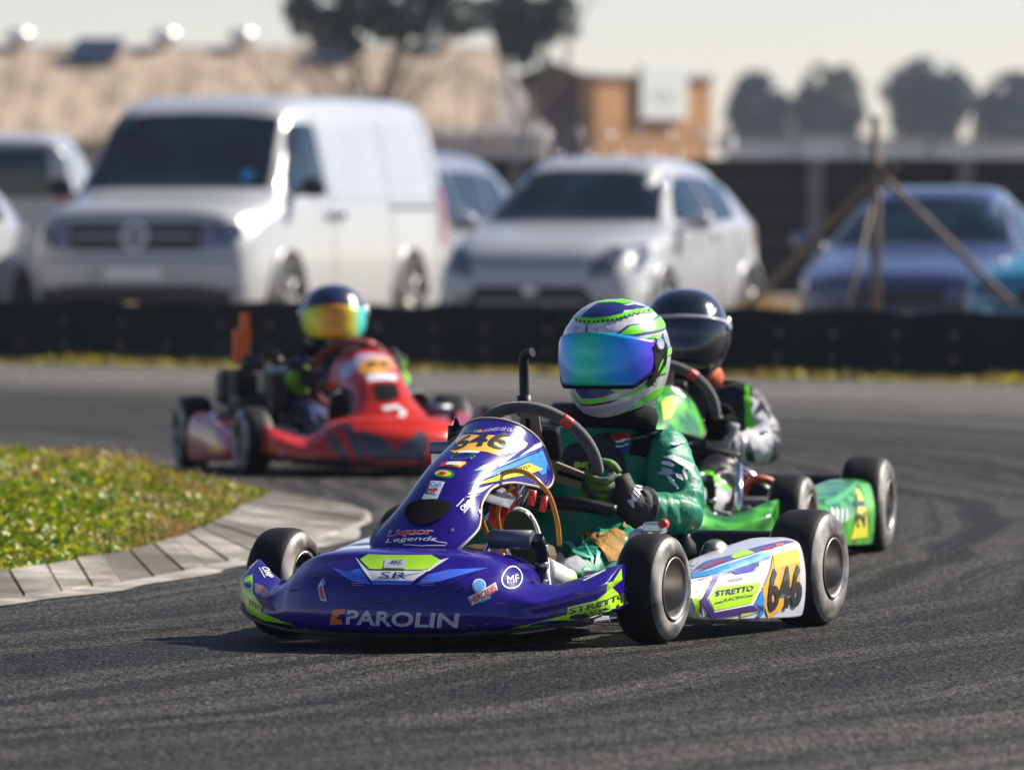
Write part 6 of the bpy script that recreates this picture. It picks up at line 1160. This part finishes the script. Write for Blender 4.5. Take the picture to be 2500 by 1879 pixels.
    ('Asuit', 'p', 'chest_strap', 'matt', 1, [(0.4116, 0.4798),(0.471, 0.4725),(0.4424, 0.4514),(0.4247, 0.4092),(0.3857, 0.4147),(0.3965, 0.4514)]),
    ('Asuit', 'p', 'sleeve_lettering', 'white', 1, [(0.4662, 0.4088),(0.4874, 0.4123),(0.5086, 0.4034),(0.535, 0.3893),(0.5257, 0.376),(0.5047, 0.3899),(0.4872, 0.4003)]),
    ('Asuit', 'p', 'sleeve_lettering', 'white', 1, [(0.4626, 0.3983),(0.4766, 0.3986),(0.4923, 0.39),(0.4869, 0.3848),(0.4643, 0.3923)]),
    ('Asuit', 'p', 'sleeve_lettering', 'white', 1, [(0.4745, 0.3665),(0.4867, 0.3605),(0.504, 0.3348),(0.5004, 0.3322),(0.4797, 0.3561)]),
    ('Asuit', 'p', 'sleeve_lettering', 'white', 1, [(0.5152, 0.3864),(0.5227, 0.3589),(0.5182, 0.3546),(0.5098, 0.3761)]),
    ('Asuit', 'p', 'sleeve_lettering', 'white', 1, [(0.4809, 0.4396),(0.5135, 0.4456),(0.5169, 0.4405),(0.4878, 0.4345)]),
    ('Asuit', 'p', 'sleeve_lettering', 'white', 1, [(0.4939, 0.3691),(0.5096, 0.3658),(0.5112, 0.3556),(0.4972, 0.359)]),
    ('Asuit', 'p', 'sleeve_lettering', 'lilac', 1, [(0.4554, 0.3722),(0.4728, 0.3779),(0.4939, 0.3726),(0.4904, 0.3683),(0.4588, 0.368)]),
    ('Asuit', 'p', 'sleeve_lettering', 'lilac', 1, [(0.4633, 0.4396),(0.4721, 0.4431),(0.4756, 0.4379),(0.4685, 0.4344)]),
    ('Asuit', 'p', 'sleeve_lettering', 'lilac', 1, [(0.4642, 0.3845),(0.4869, 0.3796),(0.4851, 0.3744),(0.4642, 0.3776)]),
    ('Asuit', 'p', 'leg_panel', 'ochrecloth', 0, [(0.2597, 0.2195),(0.2805, 0.2359),(0.3054, 0.2392),(0.333, 0.2434),(0.348, 0.2493),(0.3682, 0.2395),(0.3659, 0.2206),(0.3467, 0.1825),(0.3279, 0.1783),(0.3132, 0.2058),(0.2954, 0.2254),(0.2802, 0.2219)]),
    ('Asuit', 'p', 'leg_panel', 'ochrecloth', 0, [(0.3693, 0.2708),(0.3765, 0.2753),(0.3743, 0.2472),(0.3651, 0.2507)]),
    ('Asuit', 'p', 'leg_stripe_or_sheen', 'mint_sheen', 1, [(0.2258, 0.2102),(0.2484, 0.2065),(0.2907, 0.1873),(0.2852, 0.1867),(0.2465, 0.1981),(0.2295, 0.2055)]),  # mint strokes on the leg are painted highlights of the green knee
    ('Asuit', 'p', 'leg_stripe_or_sheen', 'mint_sheen', 1, [(0.2709, 0.2234),(0.2801, 0.2206),(0.2929, 0.1837),(0.2873, 0.184),(0.277, 0.216)]),
    ('Asuit', 'p', 'leg_stripe_or_sheen', 'mint_sheen', 1, [(0.3021, 0.2059),(0.3094, 0.1987),(0.2999, 0.1781),(0.2962, 0.1783)]),
    ('Asuit', 'p', 'ankle_panel', 'whitecloth', 0, [(0.2032, 0.1823),(0.2239, 0.1831),(0.2577, 0.193),(0.2758, 0.1777),(0.2572, 0.1573),(0.2133, 0.1515),(0.2126, 0.1617)]),
    ('Acuff', 't', 'glove_lettering', 'silver', 1, 'MIN', (0.3916, 0.2969),(0.4154, 0.3451),(0.3777, 0.3126), 0.03),
    ('Asole', 't', 'sole_lettering', 'ink', 0, 'OMP', (0.1335, 0.2962),(0.1566, 0.2808),(0.1363, 0.3061), 0.04),
    ('Asole', 'l', 'sole_bar', 'ink', 0, [(0.1238, 0.2882),(0.1427, 0.2666)], 0.0019),
    ('Asole', 'l', 'sole_bar', 'ink', 0, [(0.1304, 0.298),(0.1522, 0.2811)], 0.0019),
    ('Rpanel', 'p', 'number_plate', 'gold', 0, [(-0.0678, 0.2287),(-0.0378, 0.2869),(0.072, 0.3274),(0.0819, 0.2449),(-0.0014, 0.1582),(-0.0695, 0.1838)]),
    ('Rpanel', 't', 'race_number', 'ink', 1, '55', (-0.0483, 0.2129),(0.0537, 0.2286),(-0.0321, 0.2642), 0.04),
    ('Rpanel', 'p', 'white_tag', 'white', 0, [(-0.054, 0.1601),(0.0632, 0.1708),(0.0564, 0.1153),(-0.0545, 0.1049)]),
    ('Rpanel', 'p', 'panel_graphic', 'lilac', 0, [(-0.1112, 0.3342),(-0.0684, 0.3113),(-0.0476, 0.3407),(0.0676, 0.3357),(0.0906, 0.3129),(-0.0365, 0.2929),(-0.082, 0.2192),(-0.1237, 0.2006)]),
    ('Rpanel', 'p', 'inlet_shade', 'matt', 1, [(-0.0419, 0.0831),(0.0484, 0.0913),(0.0466, 0.0015),(-0.0025, -0.0226),(-0.0444, -0.0172)]),  # shade inside the opening, painted on in black
    ('Rpanel', 'l', 'panel_emblem', 'white', 1, [(-0.0309, -0.0646),(0.0252, -0.052),(0.0473, -0.0833),(0.0255, -0.1159),(-0.007, -0.116),(0.0373, -0.127),(0.0355, -0.1544),(-0.0042, -0.1659),(-0.0647, -0.1421)], 0.025),
    ('Rnose', 'p', 'nose_graphic', 'slate', 0, [(-0.1641, 0.1794),(-0.0801, 0.1542),(-0.0367, 0.0967),(0.07, 0.179),(0.0983, 0.153),(0.0755, 0.0454),(-0.1058, 0.0465),(-0.1479, 0.1123)]),
    ('Rnose', 'p', 'nose_graphic', 'slate', 0, [(-0.215, 0.1939),(-0.1805, 0.2046),(-0.1327, 0.0545),(-0.1622, 0.0544)]),
    ('Rnose', 'p', 'nose_graphic', 'slate', 0, [(-0.2722, 0.1518),(-0.2423, 0.173),(-0.1913, 0.0541),(-0.2193, 0.0537)]),
    ('Rnose', 'p', 'nose_graphic', 'slate', 0, [(-0.4074, 0.077),(-0.3365, 0.0732),(-0.1633, 0.0676),(-0.1058, 0.0465),(0.0755, 0.0454),(0.0828, 0.0399),(-0.2819, 0.0496),(-0.4019, 0.0732)]),
    ('Rnose', 'p', 'nose_lettering', 'lilac', 0, [(-0.4422, 0.0805),(-0.4071, 0.0926),(-0.3931, 0.0657),(-0.4295, 0.0748)]),
    ('Rnose', 'p', 'nose_lettering', 'redl', 1, [(-0.1085, 0.0652),(0.0551, 0.0698),(0.0568, 0.0512),(-0.1067, 0.0492)]),
    ('RpodR', 'p', 'number_plate', 'gold', 0, [(-0.5955, 0.2028),(-0.4105, 0.1827),(-0.1333, 0.0747),(-0.3536, 0.0687)]),
    ('Gpanel', 'p', 'number_plate', 'yellow', 0, [(0.0779, 0.3515),(0.0799, 0.3914),(0.0939, 0.4206),(0.1088, 0.3985),(0.1117, 0.3047),(0.1014, 0.2603)]),
    ('Gpanel', 'p', 'panel_graphic', 'white', 0, [(0.0787, 0.4638),(0.0966, 0.4625),(0.1197, 0.4475),(0.1165, 0.4614),(0.0889, 0.4495)]),
    ('GpodL', 'p', 'number_plate', 'yellow', 1, [(0.5865, 0.1987),(0.5985, 0.1914),(0.6527, 0.0544),(0.417, 0.0555)]),
    ('GpodL', 't', 'race_number', 'ink', 2, '21', (0.6001, 0.0833),(0.6115, 0.1597),(0.4801, 0.0876), 0.04),
    ('GpodL', 'l', 'pod_lettering', 'white', 1, [(0.2013, 0.1146),(0.2624, 0.1484)], 0.0137),
    ('GpodL', 'l', 'pod_lettering', 'white', 1, [(0.2454, 0.1131),(0.3004, 0.1471)], 0.0122),
    ('GpodL', 'l', 'pod_lettering', 'white', 1, [(0.2949, 0.1113),(0.3422, 0.1457)], 0.0121),
    ('GpodL', 'l', 'pod_lettering', 'white', 1, [(0.3487, 0.1094),(0.3876, 0.1442)], 0.011),
    ('GpodL', 'p', 'pod_graphic', 'cyanl', 0, [(0.523, 0.1924),(0.675, 0.2109),(0.7104, 0.214),(0.5417, 0.1887),(0.3216, 0.1615),(0.2427, 0.1565),(0.3052, 0.1693)]),
    ('Gsuit', 'p', 'sleeve_graphic', 'whitecloth', 0, [(0.3508, 0.4539),(0.3606, 0.4543),(0.3996, 0.4046),(0.4118, 0.3173),(0.3989, 0.2659),(0.354, 0.2664),(0.2971, 0.2814),(0.2828, 0.3292),(0.292, 0.3539),(0.3358, 0.3613),(0.3575, 0.4341)]),
    ('Gsuit', 'p', 'sleeve_stripe', 'neon', 1, [(0.3356, 0.4906),(0.3454, 0.4934),(0.3529, 0.4257),(0.3637, 0.3676),(0.34, 0.3592),(0.3359, 0.4256)]),
    ('Gsuit', 'p', 'sleeve_stripe', 'slate', 1, [(0.3092, 0.3453),(0.3353, 0.3489),(0.3619, 0.2755),(0.3358, 0.2803)]),
    ('Gsuit', 'p', 'sleeve_stripe', 'slate', 1, [(0.3708, 0.3519),(0.3932, 0.3594),(0.3969, 0.3471),(0.3745, 0.3354)]),
    ('Gsuit', 'p', 'sleeve_stripe', 'slate', 1, [(0.3819, 0.4506),(0.3916, 0.4213),(0.3651, 0.4006),(0.3634, 0.4131)]),
    ('Gsuit', 'p', 'leg_panel', 'whitecloth', 0, [(0.1942, 0.2497),(0.261, 0.2294),(0.2827, 0.1991),(0.2663, 0.1419),(0.1943, 0.1634),(0.1747, 0.2032)]),
    ('Gsuit', 'p', 'leg_stripe_or_sheen', 'neon', 1, [(0.1945, 0.2598),(0.2317, 0.2503),(0.2827, 0.2034),(0.2602, 0.2031),(0.218, 0.239)]),
    ('Ghelm', 'l', 'helmet_line', 'silver', 0, [(-0.2414, 0.0932),(-0.0044, 0.1073),(0.2925, 0.2256),(0.5988, 0.4041),(0.9488, 0.6032)], 0.0427),
    ('Anose', 'p', 'scuff_mark', 'scuffd', 3, [(-0.0684, 0.0801),(-0.0577, 0.0839),(-0.047, 0.0816),(-0.0555, 0.079)]),
    ('Anose', 'p', 'scuff_mark', 'scuffd', 3, [(0.228, 0.1087),(0.2309, 0.1128),(0.2344, 0.1095),(0.232, 0.1072)]),
    ('Anose', 'p', 'scuff_mark', 'scuffd', 3, [(-0.0497, 0.0978),(-0.0289, 0.1014),(-0.0083, 0.0996),(-0.0245, 0.0969)]),
    ('AnosediagL', 'p', 'scuff_mark', 'scuffd', 3, [(0.0507, 0.0834),(0.0651, 0.0854),(0.0795, 0.0838),(0.0679, 0.0817)]),
    ('Anose', 'p', 'scuff_mark', 'scuffd', 3, [(0.2343, 0.064),(0.2442, 0.0678),(0.2531, 0.0646),(0.2455, 0.0624)]),
    ('Anose', 'p', 'scuff_mark', 'scuffd', 3, [(0.2566, 0.1082),(0.268, 0.1114),(0.2801, 0.1086),(0.2708, 0.1065)]),
    ('Anose', 'p', 'scuff_mark', 'scuffd', 3, [(-0.0139, 0.1098),(0.0038, 0.1132),(0.0216, 0.1113),(0.0078, 0.1088)]),
    ('Anose', 'p', 'scuff_mark', 'scuffd', 3, [(0.2874, 0.0623),(0.2995, 0.0666),(0.3114, 0.0629),(0.3013, 0.0607)]),
    ('Anose', 'p', 'scuff_mark', 'scuffd', 3, [(0.0637, 0.0681),(0.0743, 0.0727),(0.0843, 0.0692),(0.0759, 0.0668)]),
    ('AnosediagL', 'p', 'scuff_mark', 'scuffd', 3, [(0.087, 0.1038),(0.0933, 0.1062),(0.0997, 0.1045),(0.0946, 0.1023)]),
    ('AnosediagL', 'p', 'scuff_mark', 'scuffd', 3, [(0.1632, 0.083),(0.1788, 0.0852),(0.1996, 0.082),(0.1847, 0.0805)]),
    ('Anose', 'p', 'scuff_mark', 'scuffd', 3, [(0.1481, 0.0916),(0.1561, 0.095),(0.1644, 0.0925),(0.158, 0.0902)]),
    ('Anose', 'p', 'scuff_mark', 'scuffd', 3, [(0.2011, 0.0624),(0.2133, 0.0668),(0.2244, 0.063),(0.215, 0.0608)]),
    ('AnosediagL', 'p', 'scuff_mark', 'scuffd', 3, [(0.1092, 0.0512),(0.1096, 0.0513),(0.1114, 0.0517),(0.1102, 0.0515)]),
    ('AnosediagL', 'p', 'scuff_mark', 'scuffd', 3, [(0.1092, 0.0512),(0.1113, 0.0517),(0.1114, 0.0517),(0.1114, 0.0517)]),
    ('Anose', 'p', 'scuff_mark', 'scuffd', 3, [(0.2835, 0.0995),(0.2965, 0.1027),(0.3106, 0.1001),(0.2996, 0.0979)]),
    ('AnosediagR', 'p', 'scuff_mark', 'slate', 3, [(0.0816, 0.131),(0.1111, 0.1359),(0.1424, 0.1361),(0.1102, 0.1312)]),
    ('AnosediagR', 'p', 'scuff_mark', 'slate', 3, [(0.1699, 0.162),(0.185, 0.1662),(0.2071, 0.166),(0.1874, 0.1617)]),
    ('Anose', 'p', 'scuff_mark', 'slate', 3, [(0.2932, 0.1536),(0.2946, 0.1561),(0.3146, 0.1457),(0.3002, 0.1523)]),
    ('AnosediagL', 'p', 'scuff_mark', 'slate', 3, [(0.1099, 0.1273),(0.1244, 0.1307),(0.1407, 0.1295),(0.1219, 0.1262)]),
    ('Anose', 'p', 'scuff_mark', 'slate', 3, [(0.173, 0.1403),(0.184, 0.1439),(0.1971, 0.1429),(0.183, 0.1394)]),
    ('Apanel', 'e', 'bolt', 'alu', 2, (0.0376, 0.2583),(0.0406, 0.2602),(0.0351, 0.2651)),
    ('Apanel', 'e', 'bolt', 'alu', 2, (0.1024, 0.0954),(0.104, 0.0955),(0.1005, 0.1012)),
    ('Apanel', 'e', 'bolt', 'alu', 2, (0.08, -0.0081),(0.0833, -0.0068),(0.0784, -0.0027)),
#STICK_END
]
for s_ in STICK: sticker(*s_)
